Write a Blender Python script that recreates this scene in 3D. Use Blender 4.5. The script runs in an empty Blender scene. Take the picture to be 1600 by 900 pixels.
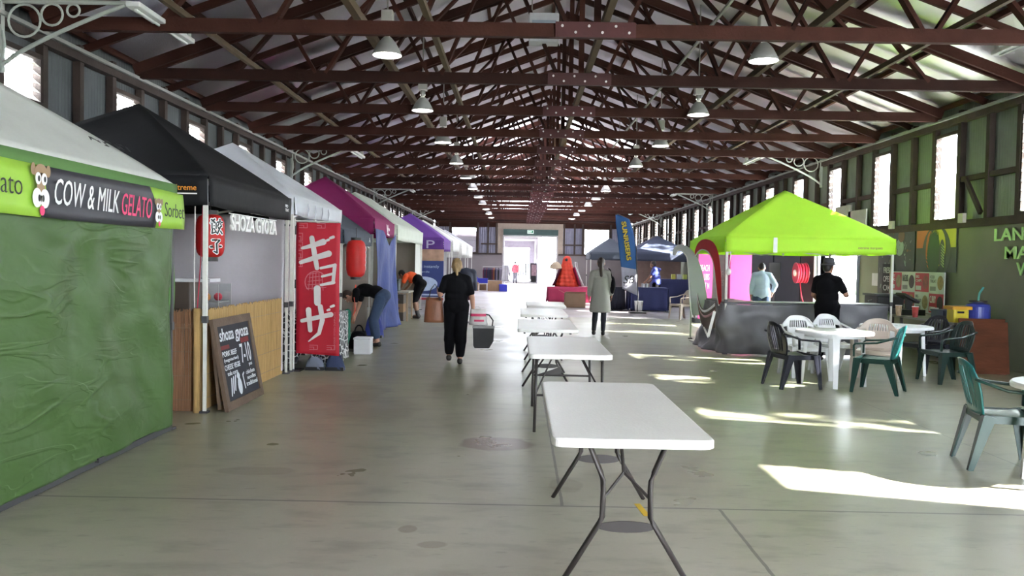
import bpy, bmesh, math, random
from mathutils import Vector, Matrix
from math import sin, cos, pi, radians, sqrt
random.seed(7)
S = bpy.context.scene
COL = S.collection
V = Vector
# ------------------------------------------------------------------ camera, sky, sun, exposure
F, CH, VX, VY, ROLL = 1300.0, 1.55, 812.0, 410.0, 0.0175
def at(px, py, d):
    """point seen at pixel (px, py) of the 1600x900 frame, d metres down the hall"""
    return V(((px - VX) / F * d, d, CH + (VY + ROLL * (px - VX) - py) / F * d))
def fl(px, py):
    """floor point seen at pixel"""
    return at(px, py, CH * F / (py - VY - ROLL * (px - VX)))
cd = bpy.data.cameras.new('camera'); cam = bpy.data.objects.new('camera', cd); COL.objects.link(cam)
cd.sensor_width = 36; cd.lens = F / 1600 * 36; cd.clip_end = 400; cd.clip_start = 0.05
yc = V((VX - 800, 450 - VY, -F)).normalized()
uc = V((sin(ROLL), cos(ROLL), 0)); uc = (uc - yc * uc.dot(yc)).normalized()
xc = yc.cross(uc)
cam.matrix_world = Matrix.Translation((0, 0, CH)) @ Matrix((xc, yc, uc)).to_4x4()
S.camera = cam
w = bpy.data.worlds.new('sky'); S.world = w; w.use_nodes = True
bg = w.node_tree.nodes['Background']
WSTR = 16.0
bg.inputs[0].default_value = (0.86, 0.93, 1.0, 1); bg.inputs[1].default_value = WSTR
sd = bpy.data.lights.new('sun', 'SUN'); so = bpy.data.objects.new('sun', sd); COL.objects.link(so)
sd.energy = 45; sd.angle = radians(0.6); sd.color = (1, 0.95, 0.86)
so.rotation_euler = V((-1, 0.28, -0.68)).to_track_quat('-Z', 'Y').to_euler()
so.location = (20, 0, 20)
S.view_settings.view_transform = 'Standard'; S.view_settings.look = 'None'
S.view_settings.gamma = 1; S.view_settings.use_curve_mapping = False
S.view_settings.exposure = 1.4
S.cycles.max_bounces = 8; S.cycles.diffuse_bounces = 5; S.cycles.transparent_max_bounces = 16
S.cycles.sample_clamp_indirect = 8

# ------------------------------------------------------------------ materials
MATS = {}
def nt(name):
    m = bpy.data.materials.new(name); m.use_nodes = True
    t = m.node_tree; b = t.nodes['Principled BSDF']
    return m, t, b
def nd(t, typ, **kw):
    n = t.nodes.new(typ)
    for k, v in kw.items():
        if k.startswith('i_'):
            key = k[2:]
            n.inputs[int(key) if key.isdigit() else key].default_value = v
        else: setattr(n, k, v)
    return n
def c4(c, k=1.0): return (min(1, c[0] * k), min(1, c[1] * k), min(1, c[2] * k), 1)
def mat(name, col, rough=.6, metal=0, var=.12, scale=6, bump=0, bscale=40, stretch=(1, 1, 1), spec=None, emit=0, trans=0, rand=0, alpha=1):
    if name in MATS: return MATS[name]
    m, t, b = nt(name); L = t.links.new
    tc = nd(t, 'ShaderNodeTexCoord'); mp = nd(t, 'ShaderNodeMapping'); mp.inputs['Scale'].default_value = stretch
    L(tc.outputs['Object'], mp.inputs[0])
    n = nd(t, 'ShaderNodeTexNoise', i_Scale=scale, i_Detail=5.0); L(mp.outputs[0], n.inputs['Vector'])
    mx = nd(t, 'ShaderNodeMix', data_type='RGBA'); L(n.outputs['Fac'], mx.inputs[0])
    mx.inputs[6].default_value = c4(col, 1 - var * 1.6); mx.inputs[7].default_value = c4(col, 1 + var * 1.6)
    out = mx.outputs[2]
    if rand:
        oi = nd(t, 'ShaderNodeObjectInfo'); hs = nd(t, 'ShaderNodeHueSaturation')
        mr = nd(t, 'ShaderNodeMapRange', i_3=1 - rand, i_4=1 + rand); L(oi.outputs['Random'], mr.inputs[0])
        L(mr.outputs[0], hs.inputs['Value']); L(out, hs.inputs['Color']); out = hs.outputs[0]
    L(out, b.inputs['Base Color'])
    b.inputs['Roughness'].default_value = rough; b.inputs['Metallic'].default_value = metal
    if spec is not None: b.inputs['Specular IOR Level'].default_value = spec
    if emit:
        b.inputs['Emission Color'].default_value = c4(col); b.inputs['Emission Strength'].default_value = emit
    if bump:
        n2 = nd(t, 'ShaderNodeTexNoise', i_Scale=bscale, i_Detail=4.0); L(mp.outputs[0], n2.inputs['Vector'])
        bp = nd(t, 'ShaderNodeBump', i_Strength=bump, i_Distance=.02); L(n2.outputs['Fac'], bp.inputs['Height']); L(bp.outputs[0], b.inputs['Normal'])
    if alpha < 1: b.inputs['Alpha'].default_value = alpha
    if trans:
        tl = nd(t, 'ShaderNodeBsdfTranslucent'); L(out, tl.inputs[0]); ms = nd(t, 'ShaderNodeMixShader', i_0=trans)
        o = t.nodes['Material Output']; L(b.outputs[0], ms.inputs[1]); L(tl.outputs[0], ms.inputs[2]); L(ms.outputs[0], o.inputs[0])
    MATS[name] = m
    return m
def fabric(name, col, trans=.3, bump=.35, bscale=5, rough=.75, var=.06):
    return mat(name, col, rough, 0, var, 3, bump, bscale, trans=trans)
def glass(name, tint=(.9, .95, .95), mixf=.12, rough=.1):
    if name in MATS: return MATS[name]
    m, t, b = nt(name); L = t.links.new
    tr = nd(t, 'ShaderNodeBsdfTransparent'); tr.inputs[0].default_value = c4(tint)
    gl = nd(t, 'ShaderNodeBsdfGlossy', i_Roughness=rough); ms = nd(t, 'ShaderNodeMixShader', i_0=mixf)
    L(tr.outputs[0], ms.inputs[1]); L(gl.outputs[0], ms.inputs[2]); L(ms.outputs[0], t.nodes['Material Output'].inputs[0])
    MATS[name] = m
    return m

# ------------------------------------------------------------------ mesh helpers
class MB:
    def __init__(s): s.v = []; s.f = []; s.m = []
    def add(s, vs, fs, mi=0):
        o = len(s.v); s.v += [V(p) for p in vs]; s.f += [[i + o for i in f] for f in fs]; s.m += [mi] * len(fs); return s
    def box(s, a, b, mi=0):
        x0, y0, z0 = a; x1, y1, z1 = b
        return s.add([(x0, y0, z0), (x1, y0, z0), (x1, y1, z0), (x0, y1, z0), (x0, y0, z1), (x1, y0, z1), (x1, y1, z1), (x0, y1, z1)],
                     [(0, 3, 2, 1), (4, 5, 6, 7), (0, 1, 5, 4), (1, 2, 6, 5), (2, 3, 7, 6), (3, 0, 4, 7)], mi)
    def cb(s, c, d, mi=0): return s.box([c[i] - d[i] / 2 for i in range(3)], [c[i] + d[i] / 2 for i in range(3)], mi)
    def bar(s, p0, p1, w, h, up=(0, 0, 1), w1=None, h1=None, mi=0):
        p0 = V(p0); p1 = V(p1); d = (p1 - p0).normalized(); up = V(up)
        if abs(d.dot(up)) > .98: up = V((0, 1, 0))
        x = d.cross(up).normalized(); y = x.cross(d)
        w1 = w if w1 is None else w1; h1 = h if h1 is None else h1
        vs = []
        for p, a, b in ((p0, w, h), (p1, w1, h1)):
            vs += [p - x * a / 2 - y * b / 2, p + x * a / 2 - y * b / 2, p + x * a / 2 + y * b / 2, p - x * a / 2 + y * b / 2]
        return s.add(vs, [(0, 3, 2, 1), (4, 5, 6, 7), (0, 1, 5, 4), (1, 2, 6, 5), (2, 3, 7, 6), (3, 0, 4, 7)], mi)
    def tube(s, pts, r, seg=8, rs=None, flat=1.0, up=(0, 0, 1), closed=False, mi=0):
        pts = [V(p) for p in pts]; n = len(pts); vs = []; fs = []
        for i, p in enumerate(pts):
            a = pts[(i - 1) % n] if closed else pts[max(i - 1, 0)]; b = pts[(i + 1) % n] if closed else pts[min(i + 1, n - 1)]
            d = (b - a).normalized(); u = V(up)
            if abs(d.dot(u)) > .97: u = V((0, 1, 0)) if abs(d.y) < .9 else V((1, 0, 0))
            x = d.cross(u).normalized(); y = x.cross(d); rr = rs[i] if rs else r
            vs += [p + x * cos(2 * pi * k / seg) * rr + y * sin(2 * pi * k / seg) * rr * flat for k in range(seg)]
        for i in range(n if closed else n - 1):
            j = (i + 1) % n
            fs += [(i * seg + k, i * seg + (k + 1) % seg, j * seg + (k + 1) % seg, j * seg + k) for k in range(seg)]
        if not closed: fs += [tuple(range(seg))[::-1], tuple((n - 1) * seg + k for k in range(seg))]
        return s.add(vs, fs, mi)
    def lathe(s, prof, seg=24, c=(0, 0, 0), mi=0, axis='z', cap=False):
        vs = []; fs = []; n = len(prof)
        for r, z in prof:
            for k in range(seg):
                a = 2 * pi * k / seg; p = (r * cos(a), r * sin(a), z)
                if axis == 'x': p = (p[2], p[0], p[1])
                if axis == 'y': p = (p[0], p[2], p[1])
                vs.append((p[0] + c[0], p[1] + c[1], p[2] + c[2]))
        for i in range(n - 1): fs += [(i * seg + k, i * seg + (k + 1) % seg, (i + 1) * seg + (k + 1) % seg, (i + 1) * seg + k) for k in range(seg)]
        if cap and prof[0][0] > 1e-5: fs.append(tuple(range(seg))[::-1])
        if cap and prof[-1][0] > 1e-5: fs.append(tuple((n - 1) * seg + k for k in range(seg)))
        return s.add(vs, fs, mi)
    def prism(s, poly, m, h, mi=0):
        """2-D polygon pushed h along the z of matrix m"""
        n = len(poly); vs = [m @ V((p[0], p[1], 0)) for p in poly] + [m @ V((p[0], p[1], h)) for p in poly]
        return s.add(vs, [tuple(range(n))[::-1], tuple(range(n, 2 * n))] + [(k, (k + 1) % n, n + (k + 1) % n, n + k) for k in range(n)], mi)
    def grid(s, nu, nv, fn, keep=None, mi=0, mif=None):
        vs = [fn(i / nu, j / nv) for j in range(nv + 1) for i in range(nu + 1)]; W = nu + 1
        fs = [(j * W + i, j * W + i + 1, (j + 1) * W + i + 1, (j + 1) * W + i) for j in range(nv) for i in range(nu) if keep is None or keep((i + .5) / nu, (j + .5) / nv)]
        if mif:
            cells = [(i, j) for j in range(nv) for i in range(nu) if keep is None or keep((i + .5) / nu, (j + .5) / nv)]
            o = len(s.v); s.v += [V(p) for p in vs]
            for f, (i, j) in zip(fs, cells): s.f.append([q + o for q in f]); s.m.append(mif((i + .5) / nu, (j + .5) / nv))
            return s
        return s.add(vs, fs, mi)
    def ball(s, c, r, seg=12, rings=8, mi=0):
        if not hasattr(r, '__len__'): r = (r, r, r)
        vs = [(c[0], c[1], c[2] - r[2])]; fs = []
        for j in range(1, rings):
            t = pi * j / rings
            vs += [(c[0] + r[0] * sin(t) * cos(2 * pi * k / seg), c[1] + r[1] * sin(t) * sin(2 * pi * k / seg), c[2] - r[2] * cos(t)) for k in range(seg)]
        vs.append((c[0], c[1], c[2] + r[2])); e = len(vs) - 1
        fs += [(0, 1 + (k + 1) % seg, 1 + k) for k in range(seg)]
        for j in range(rings - 2): fs += [(1 + j * seg + k, 1 + j * seg + (k + 1) % seg, 1 + (j + 1) * seg + (k + 1) % seg, 1 + (j + 1) * seg + k) for k in range(seg)]
        fs += [(e, 1 + (rings - 2) * seg + k, 1 + (rings - 2) * seg + (k + 1) % seg) for k in range(seg)]
        return s.add(vs, fs, mi)
    def xf(s, m):
        s.v = [m @ p for p in s.v]; return s
    def build(s, name, mats, parent=None, smooth=False, solid=0, bevel=0, sub=0):
        me = bpy.data.meshes.new(name); me.from_pydata([tuple(p) for p in s.v], [], s.f); me.validate(); 
        if not isinstance(mats, (list, tuple)): mats = [mats]
        for q in mats: me.materials.append(q)
        if len(me.polygons) == len(s.m): me.polygons.foreach_set('material_index', s.m)
        if smooth: me.polygons.foreach_set('use_smooth', [True] * len(me.polygons))
        o = bpy.data.objects.new(name, me); COL.objects.link(o)
        if parent: o.parent = parent
        if solid: md = o.modifiers.new('s', 'SOLIDIFY'); md.thickness = solid; md.offset = 0
        if bevel: md = o.modifiers.new('b', 'BEVEL'); md.width = bevel; md.segments = 2; md.limit_method = 'ANGLE'
        if sub: md = o.modifiers.new('u', 'SUBSURF'); md.levels = sub; md.render_levels = sub
        me.update()
        return o
def tag(o, label=None, cat=None, group=None, kind=None):
    for k, v in (('label', label), ('category', cat), ('group', group), ('kind', kind)):
        if v: o[k] = v
    return o
def thing(name, label, cat, loc=(0, 0, 0), rz=0, group=None):
    o = bpy.data.objects.new(name, None); COL.objects.link(o); o.empty_display_size = .1
    o.location = loc; o.rotation_euler = (0, 0, rz)
    return tag(o, label, cat, group)
def struct(name):
    o = bpy.data.objects.new(name, None); COL.objects.link(o); o['kind'] = 'structure'; return o
def dup(o, loc=None, rz=None, label=None, parent=None, group=None):
    c = o.copy(); COL.objects.link(c)
    if parent: c.parent = parent
    if loc is not None: c.location = loc
    if rz is not None: c.rotation_euler = (0, 0, rz)
    if label: c['label'] = label
    if group: c['group'] = group
    for ch in list(o.children): dup(ch, parent=c)
    return c
def frame(o, x, y):
    x = V(x).normalized(); y = V(y); z = x.cross(y).normalized(); y = z.cross(x)
    m = Matrix((x, y, z)).transposed().to_4x4(); m.translation = V(o); return m
AISLE = lambda x, y, z: frame((x, y, z), (0, 1, 0), (0, 0, 1))      # faces +X, reads down the hall
FACE = lambda x, y, z: frame((x, y, z), (1, 0, 0), (0, 0, 1))       # faces the camera end (-Y)
EAST = lambda x, y, z: frame((x, y, z), (0, -1, 0), (0, 0, 1))      # on the right-hand wall, faces -X
def realize(tmp):
    bpy.context.view_layer.update(); dg = bpy.context.evaluated_depsgraph_get()
    me = bpy.data.meshes.new_from_object(tmp.evaluated_get(dg)); bpy.data.objects.remove(tmp); return me
def text(s, m, wd, ht, material, parent, name='lettering', off=0, depth=.002, shear=0, sp=1.0):
    """writing stretched into a wd x ht box whose lower left corner is the origin of m"""
    cu = bpy.data.curves.new(name, 'FONT'); cu.body = s; cu.offset = off; cu.shear = shear; cu.space_character = sp; cu.extrude = .02; cu.resolution_u = 3
    t = bpy.data.objects.new(name, cu); COL.objects.link(t); me = realize(t)
    xs = [v.co.x for v in me.vertices]; ys = [v.co.y for v in me.vertices]; x0, x1, y0, y1 = min(xs), max(xs), min(ys), max(ys)
    for v in me.vertices:
        v.co = m @ V(((v.co.x - x0) / (x1 - x0) * wd, (v.co.y - y0) / max(y1 - y0, 1e-6) * ht, (v.co.z + .02) / .04 * depth + .0015))
    me.materials.clear(); me.materials.append(material); me.name = name
    o = bpy.data.objects.new(name, me); COL.objects.link(o)
    if parent: o.parent = parent
    return o
SK = 0
def strokes(mb, m, lst, z=.002, mi=0, sx=1, sy=1):
    """brush strokes: lists of (x, y, radius)"""
    global SK
    for st in lst:
        for (x0, y0, r0), (x1, y1, r1) in zip(st, st[1:]):
            SK += 1
            dx, dy = x1 - x0, y1 - y0; l = max(sqrt(dx * dx + dy * dy), 1e-6); nx, ny = -dy / l, dx / l
            pl = []
            a0 = math.atan2(ny, nx)
            for k in range(9): a = a0 + pi * k / 8; pl.append((x0 + r0 * cos(a), y0 + r0 * sin(a)))
            for k in range(9): a = a0 + pi + pi * k / 8; pl.append((x1 + r1 * cos(a), y1 + r1 * sin(a)))
            mb.prism([(p[0] * sx, p[1] * sy) for p in pl], m @ Matrix.Translation((0, 0, z + (SK % 12) * .0003)), .001, mi)
    return mb
def ell(mb, m, cx, cy, rx, ry, z=.002, n=24, mi=0, h=.001):
    mb.prism([(cx + rx * cos(2 * pi * k / n), cy + ry * sin(2 * pi * k / n)) for k in range(n)], m @ Matrix.Translation((0, 0, z)), h, mi); return mb
def rect(mb, m, x0, y0, x1, y1, z=.002, mi=0, h=.001):
    mb.prism([(x0, y0), (x1, y0), (x1, y1), (x0, y1)], m @ Matrix.Translation((0, 0, z)), h, mi); return mb
def rrect(x0, y0, x1, y1, r, n=6):
    p = []
    for cx, cy, a0 in ((x1 - r, y0 + r, -90), (x1 - r, y1 - r, 0), (x0 + r, y1 - r, 90), (x0 + r, y0 + r, 180)):
        p += [(cx + r * cos(radians(a0 + 90 * k / n)), cy + r * sin(radians(a0 + 90 * k / n))) for k in range(n + 1)]
    return p
ORD = 'first second third fourth fifth sixth seventh eighth ninth tenth eleventh twelfth thirteenth'.split()
# ------------------------------------------------------------------ the hall
XL, XR, XC, YF, YB = -5.9, 7.65, 0.875, 57.5, -4.0
ZP, ZR = 4.23, 6.83                                     # wall plate, underside of ridge
BAY, T0 = 2.64, 10.0
TY = [T0 + BAY * k for k in range(-4, 19)]
timber = mat('old_timber', (.040, .0135, .0095), .8, 0, .35, 3, .3, 30, (1, 1, 1), spec=.2, rand=.5)
timber_red = mat('red_timber', (.05, .009, .010), .7, 0, .2, 4, .2, 20, rand=.2)
stud_m = mat('stud_timber', (.045, .03, .024), .8, 0, .3, 5, .3, 30, rand=.3)
runner_m = mat('runner_timber', (.10, .072, .042), .8, 0, .25, 4, rand=.2)
bolt_m = mat('bolt_steel', (.55, .55, .55), .4, .7)
pipe_m = mat('grey_conduit', (.30, .31, .29), .5, .3)
concrete_l = mat('grey_panel', (.22, .215, .20), .8, 0, .12, 1.5, .1, 12)
panel_g = mat('green_grey_panel', (.20, .215, .15), .7, 0, .14, 1.2, .08, 8)
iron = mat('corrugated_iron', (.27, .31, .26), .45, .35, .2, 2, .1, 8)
foil_m, t, b = nt('roof_foil'); L = t.links.new
tc = nd(t, 'ShaderNodeTexCoord'); mp = nd(t, 'ShaderNodeMapping'); L(tc.outputs['Object'], mp.inputs[0])
n1 = nd(t, 'ShaderNodeTexNoise', i_Scale=60.0, i_Detail=2.0); L(mp.outputs[0], n1.inputs['Vector'])
n2 = nd(t, 'ShaderNodeTexNoise', i_Scale=1.3, i_Detail=3.0); L(mp.outputs[0], n2.inputs['Vector'])
ad = nd(t, 'ShaderNodeMath', operation='MULTIPLY_ADD', i_1=6.0); L(n2.outputs['Fac'], ad.inputs[0]); L(n1.outputs['Fac'], ad.inputs[2])
bp = nd(t, 'ShaderNodeBump', i_Strength=.5, i_Distance=.02); L(ad.outputs[0], bp.inputs['Height']); L(bp.outputs[0], b.inputs['Normal'])
b.inputs['Base Color'].default_value = (.82, .82, .87, 1); b.inputs['Metallic'].default_value = .95; b.inputs['Roughness'].default_value = .28

# floor: concrete slab with saw-cut joints, stains and a green reflection tint painted mid-hall
fm, t, b = nt('concrete_floor'); L = t.links.new
tc = nd(t, 'ShaderNodeTexCoord'); sp = nd(t, 'ShaderNodeSeparateXYZ'); L(tc.outputs['Object'], sp.inputs[0])
def M(op, a, b_=None, c_=None):
    n = nd(t, 'ShaderNodeMath', operation=op)
    for i, q in enumerate((a, b_, c_)):
        if q is None: continue
        if isinstance(q, (int, float)): n.inputs[i].default_value = q
        else: L(q, n.inputs[i])
    return n.outputs[0]
def mixc(f, a, b_):
    n = nd(t, 'ShaderNodeMix', data_type='RGBA')
    for i, q in ((0, f), (6, a), (7, b_)):
        if isinstance(q, tuple): n.inputs[i].default_value = (*q, 1)
        elif isinstance(q, (int, float)): n.inputs[i].default_value = q
        else: L(q, n.inputs[i])
    return n.outputs[2]
def noise(sc, det=5, st=(1, 1, 1)):
    m_ = nd(t, 'ShaderNodeMapping'); m_.inputs['Scale'].default_value = st; L(tc.outputs['Object'], m_.inputs[0])
    n = nd(t, 'ShaderNodeTexNoise', i_Scale=float(sc), i_Detail=float(det)); L(m_.outputs[0], n.inputs['Vector']); return n.outputs['Fac']
def ramp(f, a, b_): 
    n = nd(t, 'ShaderNodeMapRange', i_1=a, i_2=b_); L(f, n.inputs[0]); return n.outputs[0]
X, Y = sp.outputs[0], sp.outputs[1]
near = (.41, .385, .32); mid = (.32, .335, .225); far = (.44, .415, .45)  # mid green paints in reflection; far slab colour raised to stand for strong light
c = mixc(ramp(M('ADD', Y, M('MULTIPLY', noise(.5), 3.0)), 5.5, 10.0), near, mid)
c = mixc(ramp(Y, 23.8, 24.0), c, far)
c = mixc(ramp(noise(.45, 6), .38, .68), c, mixc(.6, c, (.23, .205, .155)))
c = mixc(M('MULTIPLY', ramp(noise(2.5, 8, (1, 2.2, 1)), .50, .72), .5), c, (.17, .15, .115))
c = mixc(M('MULTIPLY', ramp(noise(6, 6, (1, 3, 1)), .62, .72), .4), c, (.15, .13, .11))
def blot(cx, cy, rx, ry, k):
    dx = M('DIVIDE', M('SUBTRACT', X, cx), rx); dy = M('DIVIDE', M('SUBTRACT', Y, cy), ry)
    r = M('SQRT', M('ADD', M('MULTIPLY', dx, dx), M('MULTIPLY', dy, dy)))
    return M('MULTIPLY', ramp(M('ADD', r, M('MULTIPLY', M('SUBTRACT', noise(3, 4), .5), .9)), 1.0, .82), k)
for bx in ((-.16, 7.05, .34, .3, .95), (-2.0, 9.6, .55, .8, .4), (-1.5, 8.6, .5, .7, .28), (-1.9, 6.0, .35, .12, .4), (.35, 5.75, .12, .2, .35), (-.45, 4.5, .1, .07, .5), (-.62, 4.75, .06, .07, .6)):
    c = mixc(blot(*bx), c, (.15, .105, .065))
def line(v, p, wd): return M('LESS_THAN', M('ABSOLUTE', M('SUBTRACT', v, p)), wd)
wob = M('MULTIPLY', M('SUBTRACT', noise(9, 3), .5), .012)
yj = M('ADD', Y, wob); xj = M('ADD', X, wob)
jt = line(yj, 5.27, .012)
for yy in (11.4, 17.5): jt = M('MAXIMUM', jt, line(yj, yy, .006))
nearj = M('LESS_THAN', Y, 5.27)
jt = M('MAXIMUM', jt, M('MULTIPLY', line(xj, .30, .010), M('SUBTRACT', 1.0, nearj)))
jt = M('MAXIMUM', jt, M('MULTIPLY', line(xj, 1.3, .010), nearj))
for xx in (-3.4, 4.0): jt = M('MAXIMUM', jt, line(xj, xx, .005))
c = mixc(M('MULTIPLY', jt, .75), c, (.07, .065, .06))
L(c, b.inputs['Base Color'])
rg = nd(t, 'ShaderNodeMapRange', i_3=.20, i_4=.44); L(noise(1.2, 4), rg.inputs[0]); L(rg.outputs[0], b.inputs['Roughness'])
bp = nd(t, 'ShaderNodeBump', i_Strength=.06, i_Distance=.02); L(noise(7, 6), bp.inputs['Height']); L(bp.outputs[0], b.inputs['Normal'])
b.inputs['Specular IOR Level'].default_value = .6
tag(MB().box((XL - .2, YB, -.2), (XR + .2, YF + .2, 0)).build('floor', fm), kind='structure')
outg = mat('outdoor_paving', (.55, .54, .52), .8, 0, .1, .6)
g = MB(); g.box((-60, YB - 40, -.35), (60, YB, -.05)); g.box((-60, YF + .2, -.35), (60, YF + 60, -.02)); g.box((XR + .2, YB, -.35), (60, YF + .2, -.03)); g.box((-60, YB, -.35), (XL - .2, YF + .2, -.05))
tag(g.build('ground', outg), kind='structure')
dm = mat('drain_steel', (.5, .52, .45), .4, .6)
m_ = MB()
for k in range(22): m_.box((2.6 + k * .13, 21.7, 0), (2.66 + k * .13, 21.82, .004))
tag(m_.build('trim_1', dm), kind='structure')
tape = mat('yellow_tape', (.72, .47, .03), .5)
m_ = MB(); m_.prism([(-.02, -.13), (.02, -.13), (.02, .13), (-.02, .13)], Matrix.Translation((.80, 5.22, .001)) @ Matrix.Rotation(.1, 4, 'Z'), .001)
tag(m_.build('floor_tape', tape), 'short strip of yellow tape stuck on the concrete under the nearest trestle table', 'tape')

# roof sheeting, purlins, rafters
slope = (ZR - ZP - .1) / (XR - XC)
def roofz(x): return ZR + .02 - slope * abs(x - XC)
RO = .42
m_ = MB()
glare_sheet, t, b = nt('added_glare_sheet'); tl = nd(t, 'ShaderNodeBsdfTranslucent'); tl.inputs[0].default_value = (.13, .12, .13, 1); t.links.new(tl.outputs[0], t.nodes['Material Output'].inputs[0])  # translucent panels added in place of foil glare, brightening far roof and floor
xs_ = [0, .5, 3.7, XR - XC + RO]; ys_ = [YB - .5] + [T0 + BAY / 2 * k for k in range(-9, 36)] + [YF + .5]
for sgn in (-1, 1):
    for i in range(3):
        for j in range(len(ys_) - 1):
            a_, b_ = XC + sgn * xs_[i], XC + sgn * xs_[i + 1]; y0, y1 = ys_[j], ys_[j + 1]
            q = [(a_, y0, roofz(a_) + .15), (b_, y0, roofz(b_) + .15), (b_, y1, roofz(b_) + .15), (a_, y1, roofz(a_) + .15)]
            m_.add(q, [(0, 1, 2, 3) if sgn < 0 else (3, 2, 1, 0)], 1 if i == 1 and y0 > 28 and j % 3 != 0 and y1 < YF - 2 else 0)
for sgn in ():
    xe = XC + sgn * (XR - XC + RO)
    m_.add([(XC, YB - .5, roofz(XC) + .15), (xe, YB - .5, roofz(xe) + .15), (xe, YF + .5, roofz(xe) + .15), (XC, YF + .5, roofz(XC) + .15)], [(0, 1, 2, 3) if sgn < 0 else (3, 2, 1, 0)])
tag(m_.build('roof', [foil_m, glare_sheet]), kind='structure')
def beam(name, p0, p1, w_, h_, m):
    mb = MB(); mb.bar((0, 0, 0), V(p1) - V(p0), w_, h_); o = mb.build(name, m); o.location = p0; o['kind'] = 'structure'; return o
for sgn in (-1, 1):
    for k in range(6):
        x = XC + sgn * (.25 + 1.3 * k); beam('roof_purlin', (x, YB, roofz(x) + .10), (x, YF, roofz(x) + .10), .06, .08, timber)
r0 = {}
for y in TY:
    for q in (1,):
        yy = y + BAY * q / 2
        if yy > YF - .2: continue
        for sgn in (-1, 1):
            if sgn in r0: o = dup(r0[sgn], (XC, yy, roofz(XC) + .0)); continue
            xe = sgn * (XR - XC + .05); r0[sgn] = beam('roof_rafter', (XC, yy, roofz(XC)), (XC + xe, yy, roofz(XC + xe)), .06, .10, timber)
# trusses
hw = XR - XC - .05
def truss_proto():
    r = struct('roof_truss')
    MB().box((-hw, -.05, ZP), (hw, .05, ZP + .16)).build('bottom_chord', timber, r)
    for sgn in (-1, 1):
        m_ = MB()
        for dy in (-.075, .075): m_.bar((0, dy, roofz(XC) - .02), (sgn * hw, dy, roofz(XC + hw) - .02), .05, .15)
        m_.build('top_chord', timber, r)
    MB().box((-.04, -.035, ZP + .1), (.04, .035, ZR)).build('king_post', timber, r)
    tz = lambda x: roofz(XC + x) - .02
    for sgn in (-1, 1):
        for xb, xt in ((.35, 1.25), (2.1, 1.25), (2.3, 3.0), (3.85, 3.0), (4.0, 4.5), (5.2, 4.5)):
            MB().bar((sgn * xb, 0, ZP + .12), (sgn * xt, 0, tz(xt)), .05, .11, (0, 1, 0)).build('web_strut', timber, r)
        MB().bar((sgn * 1.0, .1, tz(1.0)), (sgn * 3.05, .1, ZP + .1), .04, .1, (0, 1, 0)).build('web_brace', timber, r)
    p = MB().box((-.5, -.085, ZP - .01), (.45, -.05, ZP + .17)).build('splice_plate', timber_red, r)
    m_ = MB()
    for k in range(6): m_.lathe([(.0, -.012), (.016, -.012), (.016, 0)], 8, (-.42 + k * .158, -.087, ZP + (.12 if k % 2 == 0 else .045)), axis='y')
    m_.build('bolt', bolt_m, p)
    return r
tp = truss_proto(); tp.location = (XC, TY[0], 0)
for y in TY[1:]: dup(tp, (XC, y, 0))
for x, z, s_ in ((-2.0, ZP + .26, .09), (-1.15, ZP + .24, .07), (.98, ZP + .24, .08), (3.55, ZP + .26, .08), (5.2, ZP + .24, .06), (-4.1, ZP + .24, .06)):
    beam('roof_beam', (x, YB + .2, z), (x, YF - .2, z), s_, s_ * 1.2, runner_m)
beam('roof_conduit', (2.25, YB + .2, ZP + .2), (2.25, YF - .2, ZP + .2), .03, .03, pipe_m)

# side walls
Z1, ZW0, ZW1 = 2.3, 2.44, 3.97
WY = [15.09 + BAY * k for k in range(-7, 17) if 15.09 + BAY * k < YF - .6]
def corr(mb, x, y0, y1, z0, z1, sgn):
    n = max(2, int((y1 - y0) / .019))
    mb.grid(n, 1, lambda u, v: (x + .011 * sin(2 * pi * (y0 + u * (y1 - y0)) / .076), y0 + u * (y1 - y0), z0 + v * (z1 - z0)))
DY0, DY1 = 18.85, 21.25
wr = MB()
for a, b_ in ((YB, DY0), (DY1, YF)): wr.box((XR, a, 0), (XR + .12, b_, Z1), 0)
wr.box((XR, DY0, 2.25), (XR + .12, DY1, Z1))
o = wr.build('wall_right', panel_g); o['kind'] = 'structure'
wl = MB().box((XL - .12, YB, 0), (XL, YF, Z1)).build('wall_left', concrete_l); wl['kind'] = 'structure'
louv = glass('louvre_glass', (.97, .98, .98), .08, .15)
white_paint = mat('white_paint', (.75, .74, .72), .5)
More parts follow.
